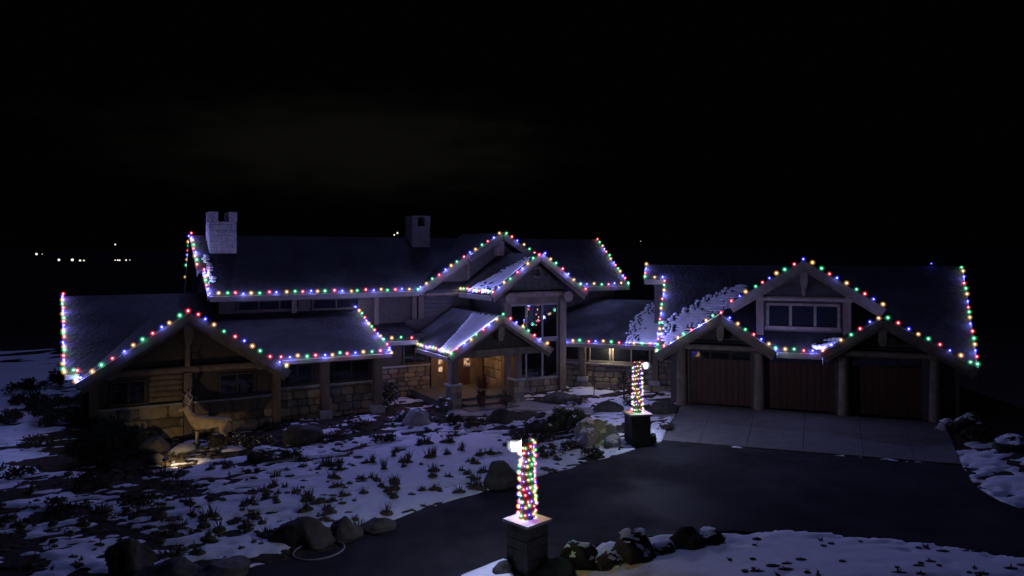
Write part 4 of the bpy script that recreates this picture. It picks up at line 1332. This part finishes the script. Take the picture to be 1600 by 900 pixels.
# ------------------------------------------------------------------ boulders
def boulder(loc, size, label, seed, m='boulder', cap=0.0, yaw=0.0, flat=0.3, sharp=0.25, group='boulders in the garden beds'):
    rr = random.Random(seed)
    bm = bmesh.new()
    bmesh.ops.create_icosphere(bm, subdivisions=4, radius=1.0)
    off = Vector((seed * 3.1, seed * 1.7, seed * 0.9))
    planes = []
    for k in range(7):
        d = Vector((rr.uniform(-1, 1), rr.uniform(-1, 1), rr.uniform(-0.3, 1))).normalized()
        planes.append((d, rr.uniform(0.62, 0.9)))
    for v in bm.verts:
        p = v.co.copy()
        for d, k in planes:
            e = p.dot(d) - k
            if e > 0:
                p -= d * e * 0.85
        p *= 1 + sharp * mnoise.noise(p * 1.3 + off) + sharp * 0.35 * mnoise.noise(p * 4 + off) + 0.05 * abs(mnoise.noise(p * 8 + off))
        if p.z < -flat:
            p.z = -flat + (p.z + flat) * 0.2
        v.co = Vector((p.x * size[0], p.y * size[1], (p.z + flat * 0.6) * size[2]))
    bmesh.ops.rotate(bm, verts=bm.verts, cent=(0, 0, 0), matrix=Matrix.Rotation(yaw, 3, 'Z'))
    bm.normal_update()
    capv, capf = [], []
    if cap > 0:
        idx = {}
        for f in bm.faces:
            c = f.calc_center_median()
            if f.normal.z > 0.9 - cap * 0.35 + 0.45 * mnoise.noise(c * 2.2 / max(size) + off):
                ids = []
                for v in f.verts:
                    if v.index not in idx:
                        idx[v.index] = len(capv)
                        capv.append(v.co + v.normal * 0.035)
                    ids.append(idx[v.index])
                capf.append(ids)
    me = bpy.data.meshes.new('boulder')
    bm.to_mesh(me)
    bm.free()
    me.polygons.foreach_set('use_smooth', [True] * len(me.polygons))
    me.materials.append(M[m])
    o = bpy.data.objects.new('boulder', me)
    C.objects.link(o)
    o.location = loc
    tag(o, label, 'boulder', group)
    if capf:
        mb = MB()
        mb.add(capv, capf)
        c = mb.mesh('snow_cap', M['snow'], True)
        co = bpy.data.objects.new('snow_cap', c)
        C.objects.link(co)
        co.parent = o
    return o

BO = [
    # px, py(base), size, label, mat, cap, yaw, sharp
    (785, 758, (0.6, 0.42, 0.7), 'dark upright boulder with a pointed top at the snowy edge of the drive', 'boulder', 0, 0.3, 0.3),
    (482, 846, (0.8, 0.5, 0.5), 'broad dark boulder where the snow meets the lower drive', 'boulder', 0, 0.1, 0.3),
    (540, 838, (0.48, 0.4, 0.42), 'dark boulder leaning against the broad one by the lower drive', 'boulder', 0, 0.8, 0.3),
    (590, 826, (0.5, 0.35, 0.26), 'low flat rock ending the row by the lower drive', 'boulder', 0, 0.5, 0.3),
    (200, 890, (0.5, 0.42, 0.6), 'tall dark boulder alone in the lower snow beside the drive bend', 'boulder', 0, 0.5, 0.28),
    (268, 906, (0.9, 0.5, 0.32), 'wide dark rock just beyond the tall lone boulder', 'boulder', 0, 0.2, 0.3),
    (343, 904, (0.8, 0.5, 0.3), 'flat dark rock at the bend of the drive', 'boulder', 0, 1.2, 0.3),
    (933, 685, (0.9, 0.6, 0.75), 'pale angular boulder capped with snow next to the apron lamp pier', 'pale_rock', 0.8, 0.4, 0.35),
    (918, 694, (0.5, 0.45, 0.5), 'squat pale rock in front of the snow capped angular boulder', 'pale_rock', 0.3, 1.4, 0.35),
    (955, 696, (0.35, 0.3, 0.35), 'small pale rock at the foot of the apron lamp pier', 'pale_rock', 0.9, 0.9, 0.3),
    (1016, 690, (0.3, 0.3, 0.32), 'small brown rock between lamp pier and apron', 'boulder', 0.2, 0.9, 0.3),
    (848, 672, (0.7, 0.5, 0.6), 'grey boulder behind the dark juniper near the front walk', 'boulder', 0.3, 0.2, 0.3),
    (785, 659, (0.55, 0.45, 0.5), 'smooth rounded boulder at the foot of the entry steps', 'boulder', 0.0, 0.0, 0.12),
    (650, 662, (0.62, 0.45, 0.5), 'mauve tinted boulder below the leafy shrub by the stone wall', 'pale_rock', 0.25, 0.6, 0.3),
    (628, 657, (0.35, 0.3, 0.35), 'small block of rock tucked beside the mauve tinted boulder', 'boulder', 0.1, 0.2, 0.3),
    (693, 640, (0.4, 0.35, 0.5), 'rock leaning on the first portico pier', 'boulder', 0.2, 0.5, 0.3),
    (470, 690, (0.85, 0.6, 0.55), 'rounded grey boulder below the post of the low wing', 'boulder', 0.0, 0.2, 0.2),
    (240, 703, (0.5, 0.45, 0.42), 'warm lit boulder behind the ground spotlight', 'boulder', 0.0, 0.4, 0.3),
    (285, 705, (0.5, 0.36, 0.24), 'low tan rock under the chest of the stag', 'pale_rock', 0.0, 0.9, 0.3),
    (247, 722, (0.4, 0.3, 0.26), 'low brown rock at the dark side of the ground spotlight', 'boulder', 0.0, 1.7, 0.3),
    (420, 716, (0.7, 0.5, 0.35), 'flat dark rock in the bed beyond the stag', 'boulder', 0.15, 0.7, 0.3),
    (1035, 644, (0.75, 0.5, 0.45), 'low dark boulder in the bed beside the first garage door', 'boulder', 0.0, 0.2, 0.2),
    (950, 642, (0.7, 0.45, 0.45), 'dark mounded rock on the snow beyond the front walk', 'boulder', 0.0, 0.2, 0.2),
    (870, 626, (0.9, 0.6, 0.35), 'long low rock in the bed under the tower', 'boulder', 0.0, 0.3, 0.2),
    (905, 880, (0.45, 0.4, 0.45), 'brown boulder beside the larger lamp pier with a snow wedge on top', 'boulder', 0.35, 0.2, 0.3),
    (948, 886, (0.4, 0.36, 0.3), 'dark rock second from the larger lamp pier', 'boulder', 0.1, 1.0, 0.3),
    (990, 878, (0.62, 0.5, 0.66), 'rounded grey boulder midway along the row by the snowbank', 'boulder', 0.2, 0.5, 0.2),
    (1033, 867, (0.36, 0.3, 0.3), 'rock with a broad snow cap in the row by the snowbank', 'boulder', 0.8, 1.3, 0.3),
    (1070, 856, (0.5, 0.4, 0.42), 'smooth boulder last but one in the row by the snowbank', 'boulder', 0.0, 0.2, 0.2),
    (1112, 851, (0.42, 0.35, 0.3), 'end rock of the row where the snowbank begins', 'boulder', 0.1, 0.7, 0.3),
    (870, 896, (0.45, 0.35, 0.35), 'low brown rock touching the larger lamp pier', 'boulder', 0.0, 0.7, 0.3),
    (790, 897, (0.3, 0.25, 0.25), 'small pale stone in the bright snow at the larger lamp pier', 'boulder', 0.0, 0.7, 0.3),
    (1480, 672, (0.5, 0.4, 0.35), 'small rock at the outer corner of the apron', 'pale_rock', 0.5, 0.7, 0.3),
    (1512, 668, (0.6, 0.4, 0.5), 'rock with snow on its shoulder past the outer garage corner', 'boulder', 0.4, 0.1, 0.3),
    (1580, 700, (0.7, 0.5, 0.4), 'dark rock in the snow of the outer bed beyond the garage', 'boulder', 0.2, 0.5, 0.3),
]
for i, (px, py, size, lab, m_, cap, yaw, sharp) in enumerate(BO):
    boulder(gp(px, py), size, lab, i + 3, m_, cap, yaw, sharp=sharp)

# scattered cobbles and mulch lumps, past counting
mb = MB()
rr = random.Random(77)
for k in range(620):
    px, py = rr.uniform(180, 1060), rr.uniform(630, 740)
    if 1020 < px or (560 < px < 780 and py > 690):
        continue
    if py > 700 + (px - 300) * 0.02 and 420 < px < 800:
        continue
    p = gp(px, py)
    xx, yy = np.array([p.x]), np.array([p.y])
    if inside(drive_poly, xx, yy)[0] or inside(path_poly, xx, yy)[0] or inside(house_polys[0], xx, yy)[0] or inside(house_polys[1], xx, yy)[0]:
        continue
    r_ = rr.uniform(0.05, 0.16)
    mb.ico((p.x, p.y, 0.0), (r_ * rr.uniform(0.8, 1.5), r_ * rr.uniform(0.8, 1.4), r_ * rr.uniform(0.5, 0.9)), 1)
tag(mb.build('gravel', M['boulder']), 'loose cobbles strewn through the planting beds', None, None, 'stuff')

# ------------------------------------------------------------------ plants
def tuft(loc, h, n, label, seed, spread=0.35):
    rr = random.Random(seed)
    mb = MB()
    for k in range(n):
        th = rr.uniform(0, 6.283)
        lean = rr.uniform(0.05, spread) * h * 1.5
        b = Vector((math.cos(th), math.sin(th), 0))
        base = b * rr.uniform(0, 0.07)
        hh = h * rr.uniform(0.55, 1.05)
        mid = base + b * lean * 0.4 + Vector((0, 0, hh * 0.6))
        tip = base + b * lean + Vector((0, 0, hh))
        sd = Vector((-b.y, b.x, 0)) * 0.012
        mb.add([base - sd, base + sd, mid + sd * 0.8, mid - sd * 0.8, tip], [(0, 1, 2, 3), (3, 2, 4)])
    mb.ico((0, 0, 0.0), (0.2, 0.16, 0.08), 2)
    o = mb.build('grass_tuft', M['grass'])
    o.location = loc
    tag(o, label, 'grass tuft', 'dry grass tufts in the snow', 'thing')
TU = [
    (712, 683, 0.36, 'bushy grass tuft at the top edge of the open snow below the entry'),
    (705, 694, 0.42, 'upright grass tuft just in front of the bushy one'),
    (655, 696, 0.36, 'grass tuft on the upper snow edge under the mauve tinted boulder'),
    (678, 714, 0.46, 'tallest grass clump near the centre of the open snow'),
    (722, 706, 0.42, 'wide splayed grass tuft between the tall clump and the walk'),
    (740, 725, 0.28, 'tiny splayed tuft above the upright pointed boulder'),
    (638, 723, 0.5, 'thin bladed tuft on the snow beside the tall clump'),
    (600, 735, 0.5, 'ragged grass tuft in the middle of the snow slope'),
    (582, 724, 0.4, 'soft grass tuft higher up from the ragged one'),
    (615, 715, 0.32, 'short wispy tuft along a dark bare strip of snow'),
    (530, 735, 0.6, 'large dark grass clump in the broken snow'),
    (605, 770, 0.22, 'stubby tuft low on the open snow slope'),
    (660, 768, 0.2, 'stubby tuft nearest the straight drive edge'),
    (520, 785, 0.22, 'short tuft above the broad dark boulder'),
    (430, 785, 0.3, 'dark tuft in the shaded snow past the spotlight'),
    (445, 764, 0.24, 'small tuft on the shaded snow below the stag'),
    (325, 842, 0.3, 'clump of grass in the snow above the flat dark rock'),
    (330, 785, 0.22, 'low tuft in the snow under the spotlight pool'),
    (278, 870, 0.35, 'frayed tuft in the snow by the wide dark rock'),
]
for i, (px, py, h, lab) in enumerate(TU):
    tuft(gp(px, py), h, 34, lab, i + 50)
protos = []
for q in range(6):
    rr = random.Random(300 + q)
    mb = MB()
    for k in range(22):
        th = rr.uniform(0, 6.283)
        b = Vector((math.cos(th), math.sin(th), 0))
        hh = rr.uniform(0.12, 0.3)
        base = b * rr.uniform(0, 0.12)
        sd = Vector((-b.y, b.x, 0)) * 0.014
        tip = base + b * rr.uniform(0.05, 0.2) + Vector((0, 0, hh))
        mid = base.lerp(tip, 0.55) + Vector((0, 0, 0.03))
        mb.add([base - sd, base + sd, mid + sd * 0.7, mid - sd * 0.7, tip], [(0, 1, 2, 3), (3, 2, 4)])
    mb.ico((0, 0, 0.0), (rr.uniform(0.16, 0.3), rr.uniform(0.12, 0.2), 0.09), 2)
    protos.append(mb.mesh('grass_tuft', M['grass']))
rr = random.Random(411)
made = 0
while made < 150:
    zone = made % 3
    px, py = (rr.uniform(430, 790), rr.uniform(690, 805)) if zone == 0 else (rr.uniform(250, 560), rr.uniform(715, 850)) if zone == 1 else (rr.uniform(-10, 330), rr.uniform(715, 890))
    p = gp(px, py)
    xx, yy = np.array([p.x]), np.array([p.y])
    if inside(drive_poly, xx, yy)[0] or (755 < px and py > 722):
        continue
    z = float(max(snow_z(xx, yy)[0], soil_z(xx, yy)[0])) - 0.01
    o = bpy.data.objects.new('grass_tuft', protos[rr.randrange(6)])
    C.objects.link(o)
    o.location = (p.x, p.y, z)
    o.rotation_euler = (0, 0, rr.uniform(0, 6.28))
    k = rr.uniform(0.6, 1.35)
    o.scale = (k, k, k * rr.uniform(0.7, 1.1))
    tag(o, ('small dark tuft, one of many dotted over the open snow before the entry', 'small dark tuft, one of many in the shaded snow below the stag', 'small dark tuft, one of many in the streaked snow below the corner juniper')[zone], 'grass tuft',
        ('small tufts dotted over the open snow', 'small tufts in the shaded snow', 'small tufts in the streaked snow')[zone], 'thing')
    made += 1
# sprigs poking through the snow, past counting
mb = MB()
rr = random.Random(99)
for k in range(515):
    if k < 470:
        px, py = (rr.uniform(60, 800), rr.uniform(690, 850)) if k % 3 == 0 else (rr.uniform(-20, 560), rr.uniform(700, 890))
    else:
        px, py = rr.uniform(1130, 1600), rr.uniform(845, 930)
    p = gp(px, py)
    xx, yy = np.array([p.x]), np.array([p.y])
    if inside(drive_poly, xx, yy)[0]:
        continue
    z = float(max(snow_z(xx, yy)[0], soil_z(xx, yy)[0]))
    for q in range(5):
        th = rr.uniform(0, 6.28)
        b = Vector((math.cos(th), math.sin(th), 0))
        l = rr.uniform(0.05, 0.13)
        c = Vector((p.x, p.y, z))
        sd = Vector((-b.y, b.x, 0)) * 0.025
        mb.add([c - sd, c + sd, c + b * l + Vector((0, 0, l * rr.uniform(0.3, 0.9)))], [(0, 1, 2)])
    mb.ico((p.x, p.y, z), (rr.uniform(0.04, 0.2), rr.uniform(0.03, 0.11), rr.uniform(0.02, 0.06)), 1)
tag(mb.build('undergrowth', M['grass']), 'dead sprigs and leaf litter poking through the snow', None, None, 'stuff')

def shrub(name, loc, r, h, label, seed, m='juniper', n=1400, leaf=0.07, cat='shrub', stems=9, tips=0.0):
    rr = random.Random(seed)
    t = thing(name, label, cat, loc, 'garden shrubs')
    mb = MB()
    for k in range(stems):
        th = rr.uniform(0, 6.28)
        e = loc + Vector((math.cos(th) * r * rr.uniform(0.2, 0.8), math.sin(th) * r * rr.uniform(0.2, 0.8), h * rr.uniform(0.5, 0.9)))
        md = loc.lerp(e, 0.5) + Vector((rr.uniform(-0.05, 0.05), rr.uniform(-0.05, 0.05), h * 0.1))
        mb.tube([loc - Vector((0, 0, 0.05)), md, e], [0.028, 0.018, 0.006], 5)
    mb.build('stem', M['twig'], t)
    lb, sn = MB(), MB()
    cl = [(rr.uniform(-0.75, 0.75), rr.uniform(-0.75, 0.75), rr.uniform(0.25, 0.95), rr.uniform(0.22, 0.42)) for _ in range(14)]
    for k in range(n):
        cx, cy, cz, cr_ = cl[rr.randrange(len(cl))]
        d = Vector((rr.gauss(0, 1), rr.gauss(0, 1), rr.gauss(0, 1))).normalized() * cr_ * rr.random() ** 0.4
        p = loc + Vector(((cx + d.x) * r, (cy + d.y) * r, max(0.04, (cz * (1 - 0.35 * (cx * cx + cy * cy)) + d.z * 0.6) * h)))
        a = Vector((rr.gauss(0, 1), rr.gauss(0, 1), rr.gauss(0.3, 0.8))).normalized()
        b = a.orthogonal().normalized()
        L = leaf * rr.uniform(0.6, 1.3)
        (sn if rr.random() < tips else lb).add([p, p + a * L + b * L * 0.45, p + a * L * 1.9, p + a * L - b * L * 0.45], [(0, 1, 2, 3)])
    lb.build('foliage', M[m], t)
    if sn.v:
        tag(sn.build('snow_tips', M['snow'], t), kind='stuff')
    return t
shrub('shrub', gp(604, 640), 0.62, 1.5, 'leafy shrub with snow tipped leaves against the stone wall of the low wing', 1, 'leaf', 1500, 0.06, tips=0.12)
shrub('juniper', gp(885, 674), 1.05, 0.85, 'sprawling dark juniper between the front walk and the pale boulder', 2, 'juniper', 2600, 0.06)
shrub('juniper', gp(160, 712), 1.6, 1.15, 'large dark juniper filling the bed at the outer corner of the low wing', 3, 'juniper', 4200, 0.08)
shrub('juniper', gp(108, 660), 1.3, 1.0, 'second dark juniper uphill of the large corner one', 4, 'juniper', 2600, 0.07)
shrub('sagebrush', gp(52, 612), 1.0, 0.6, 'grey sagebrush alone on the snowy rise past the low wing', 5, 'leaf', 900, 0.08)
shrub('sagebrush', gp(95, 604), 0.8, 0.9, 'upright sagebrush just beside the gutter corner on the snowy rise', 6, 'leaf', 900, 0.08)
shrub('sagebrush', gp(42, 632), 0.8, 0.5, 'low sagebrush below the lone one on the snowy rise', 7, 'leaf', 800, 0.08)
shrub('sagebrush', gp(70, 640), 0.7, 0.6, 'sagebrush touching the second juniper on the snowy rise', 8, 'leaf', 800, 0.08)
shrub('sagebrush', gp(8, 660), 0.9, 0.5, 'sagebrush at the outermost edge of the snowy rise', 9, 'leaf', 800, 0.08)
shrub('shrub', gp(345, 700), 0.5, 0.5, 'low twiggy shrub under the belly of the stag', 10, 'leaf', 500, 0.05)
shrub('shrub', gp(392, 696), 0.7, 0.55, 'low twiggy shrub trailing past the tail of the stag', 11, 'leaf', 700, 0.05, tips=0.08)
shrub('shrub', gp(790, 635), 0.4, 0.8, 'bare shrub in front of the second portico pier', 12, 'leaf', 300, 0.05)
shrub('shrub', gp(1545, 690), 0.8, 0.5, 'dark scrub in the outer bed beyond the garage', 13, 'leaf', 900, 0.06)

for i, (px, py, r_, h_, lab) in enumerate([
        (848, 690, 0.5, 0.4, 'snow flecked mound of perennials below the dark juniper'), (895, 703, 0.5, 0.3, 'low snow flecked mound of stems beside the drive edge'),
        (860, 712, 0.6, 0.28, 'flat mat of dark stems between two snow tongues near the drive'), (925, 712, 0.4, 0.25, 'small dark mound in front of the squat pale rock'),
        (812, 690, 0.5, 0.35, 'dark mound of stems where the open snow meets the walk bed'), (745, 668, 0.55, 0.4, 'brown perennials in the bed before the entry step'),
        (710, 662, 0.45, 0.35, 'brown clump of stems between entry step and mauve tinted boulder'), (985, 634, 0.5, 0.35, 'dark mound under the tiered conifer'),
        (905, 632, 0.5, 0.35, 'dark mound of stems below the bare sapling'), (1040, 672, 0.35, 0.25, 'tiny mound of stems between apron and lamp pier'),
        (560, 672, 0.6, 0.4, 'brown mound of stems under the low wing post'), (520, 690, 0.6, 0.35, 'brown mound of stems beside the rounded grey boulder'),
        (600, 690, 0.5, 0.3, 'thin brown stems at the top of the open snow'), (455, 716, 0.6, 0.3, 'thin brown stems below the rounded grey boulder'),
        (60, 700, 0.8, 0.4, 'dark sage mound below the second juniper'), (25, 745, 0.7, 0.35, 'dark sage mound on the outer shaded snow'), (150, 760, 0.8, 0.4, 'dark sage mound below the large corner juniper'),
        (225, 790, 0.7, 0.3, 'dark sage mound in the streaked snow below the corner bed'), (90, 800, 0.7, 0.3, 'dark sage mound in the outer streaked snow')]):
    shrub('perennial', gp(px, py), r_, h_, lab, i + 40, 'grass' if i % 3 else 'leaf', 420, 0.055, cat='plant', stems=7, tips=0.03 if i < 10 else 0.0)

# small tiered conifer by the lamp pier and a bare sapling
def little_conifer(loc, h, label, seed):
    rr = random.Random(seed)
    t = thing('conifer', label, 'conifer', loc)
    MB().cyl(loc - Vector((0, 0, 0.05)), loc + Vector((0, 0, h)), 0.05, 0.012, 8).build('trunk', M['twig'], t)
    for k in range(26):
        f = 0.12 + 0.83 * k / 26
        th = k * 2.4
        L = 0.62 * (1 - f) + 0.1
        p = loc + Vector((0, 0, h * f))
        e = p + Vector((math.cos(th) * L, math.sin(th) * L, 0.1 + 0.08 * L))
        mb = MB().tube([p, p.lerp(e, 0.6) - Vector((0, 0, 0.04)), e], [0.02, 0.014, 0.005], 5)
        for q in range(16):
            c = p.lerp(e, rr.uniform(0.25, 1))
            a = Vector((rr.gauss(0, 1), rr.gauss(0, 1), rr.gauss(0, 0.5))).normalized() * 0.13
            b = a.orthogonal().normalized() * 0.02
            mb.add([c - b, c + b, c + a], [(0, 1, 2)])
        mb.build('branch', M['twig'], t)
little_conifer(gp(975, 624), 1.35, 'small tiered conifer against the stone wall behind the apron lamp pier', 1)
def sapling(loc, h, label, seed, n=9):
    rr = random.Random(seed)
    t = thing('sapling', label, 'sapling', loc)
    MB().tube([loc - Vector((0, 0, 0.05)), loc + Vector((0.03, 0, h * 0.5)), loc + Vector((-0.02, 0, h))], [0.025, 0.018, 0.006], 6).build('trunk', M['twig'], t)
    for k in range(n):
        p = loc + Vector((0, 0, h * rr.uniform(0.3, 0.95)))
        th = rr.uniform(0, 6.28)
        L = rr.uniform(0.2, 0.45)
        e = p + Vector((math.cos(th) * L, math.sin(th) * L, L * 0.7))
        MB().tube([p, p.lerp(e, 0.5) + Vector((0, 0, 0.03)), e], [0.012, 0.009, 0.004], 5).build('branch', M['twig'], t)
sapling(gp(928, 618), 1.15, 'bare thin sapling against the stone wall near the tower', 3)
sapling(gp(790, 648), 1.0, 'bare twig growing by the rounded boulder at the entry steps', 4, 6)

# planters on the porch
def planter(loc, r, h, label, seed):
    rr = random.Random(seed)
    t = thing('planter', label, 'planter', loc)
    mb = MB()
    prof = [(0.62, 0), (0.8, 0.3), (0.95, 0.7), (1.05, 0.94), (1.08, 1.0), (0.92, 1.0), (0.88, 0.9)]
    n = 18
    vs = [loc + Vector((math.cos(2 * math.pi * i / n) * r * a, math.sin(2 * math.pi * i / n) * r * a, h * b)) for a, b in prof for i in range(n)]
    fs = [(k * n + i, k * n + (i + 1) % n, (k + 1) * n + (i + 1) % n, (k + 1) * n + i) for k in range(len(prof) - 1) for i in range(n)]
    fs += [tuple(range(n)), tuple(range((len(prof) - 1) * n, len(prof) * n))]
    mb.add(vs, fs)
    mb.build('pot', M['ceramic'], t)
    mb = MB()
    for k in range(60):
        th = rr.uniform(0, 6.28)
        e = loc + Vector((math.cos(th) * r * rr.uniform(0.3, 1.4), math.sin(th) * r * rr.uniform(0.3, 1.4), h + rr.uniform(0.1, 0.4)))
        b = loc + Vector((math.cos(th) * r * 0.4, math.sin(th) * r * 0.4, h * 0.9))
        mb.tube([b, b.lerp(e, 0.6) + Vector((0, 0, 0.05)), e], [0.01, 0.008, 0.003], 4)
    mb.build('foliage', M['twig'], t)
planter(A(15.95, 31.4, 0.1), 0.24, 0.5, 'russet planter with dry stems on the entry step', 1)
planter(A(17.6, 34.6, 0.28), 0.28, 0.3, 'low bowl planter with evergreen sprigs beside the entry door', 2)

# made-up pale loop on the drive, stands for no known object
mb = MB()
cp = []
for t in np.linspace(-0.6, 2 * math.pi - 0.55, 64):
    cp.append(gp(498 + 40 * math.cos(t), 860 - 14 * math.sin(t) - 6 * math.cos(t), 0.02))
mb.tube(cp, 0.022, 8)
tag(mb.build('pale_loop', M['pale_loop'], None, True), 'made-up pale loop lying at the edge of the lower drive', 'pale_loop')
# loose cable tails and icicles at the gutter ends
def icicle(p, l, label):
    o = MB().tube([p, p - Vector((0.02, 0, l * 0.6)), p - Vector((0.0, 0, l))], [0.035, 0.022, 0.003], 7).build('icicle', M['snow'], None, True)
    tag(o, label, 'icicle', 'icicles on the dormer gutter')
icicle(B(0.98, 36.05, 2.62), 0.42, 'long icicle at the last-door end of the gutter under the dormer')
icicle(B(-0.9, 36.05, 2.62), 0.2, 'short icicle at the first-door end of the gutter under the dormer')

# ------------------------------------------------------------------ lamps of the far valley
FAR = [(57, 397, 260, 0.36), (92, 406, 250, 0.38), (113, 406, 250, 0.42), (125, 407, 255, 0.32), (131, 407, 255, 0.24), (180, 382, 330, 0.32), (180, 406.5, 260, 0.2), (184, 406.5, 260, 0.25),
       (187, 406.5, 262, 0.25), (197, 406.5, 262, 0.26), (203, 406.5, 262, 0.15), (616, 367, 310, 0.3), (621, 364, 310, 0.38), (1001, 377, 330, 0.14), (66, 397, 262, 0.14)]
for i, (px, py, Y, r_) in enumerate(FAR):
    X = (px - 800) / 1200 * Y
    z = CAM_H - (py - 395) / 1200 * Y
    gz = float(soil_z(np.array([X]), np.array([float(Y)]))[0])
    lab = ['lone far street lamp highest over the roadside row in the dark valley', 'first lamp of the bright valley row, farthest from the lodge', 'largest lamp of the bright valley row',
           'third lamp of the bright valley row, close beside the small end lamp', 'smallest lamp at the lodge end of the bright valley row', 'far lamp by itself on the dark slope above the dense row',
           'first faint lamp of the dense valley row', 'second lamp of the dense valley row, touching the faint first', 'middle lamp of the dense valley row', 'brightest lamp of the dense valley row',
           'faintest lamp at the lodge end of the dense valley row', 'smaller far lamp of the pair just beside the second chimney', 'brighter far lamp of the pair just beside the second chimney',
           'faint far lamp above the dark gap between house and garage', 'faint far lamp beside the lone street lamp in the valley'][i]
    grp = 'far lamps in the dark valley'
    t = thing('street_lamp', lab, 'street lamp', (X, Y, min(gz, z - 1.5)), grp)
    MB().cyl((X, Y, min(gz, z - 1.5) - 0.3), (X, Y, z), 0.09, 0.06, 6).build('post', M['metal'], t)
    MB().ico((X, Y, z), r_, 2).build('lamp_globe', M.setdefault('far_glow', glow_mat('far_glow', (1.0, 0.9, 0.75), 1.3, False)), t, True)
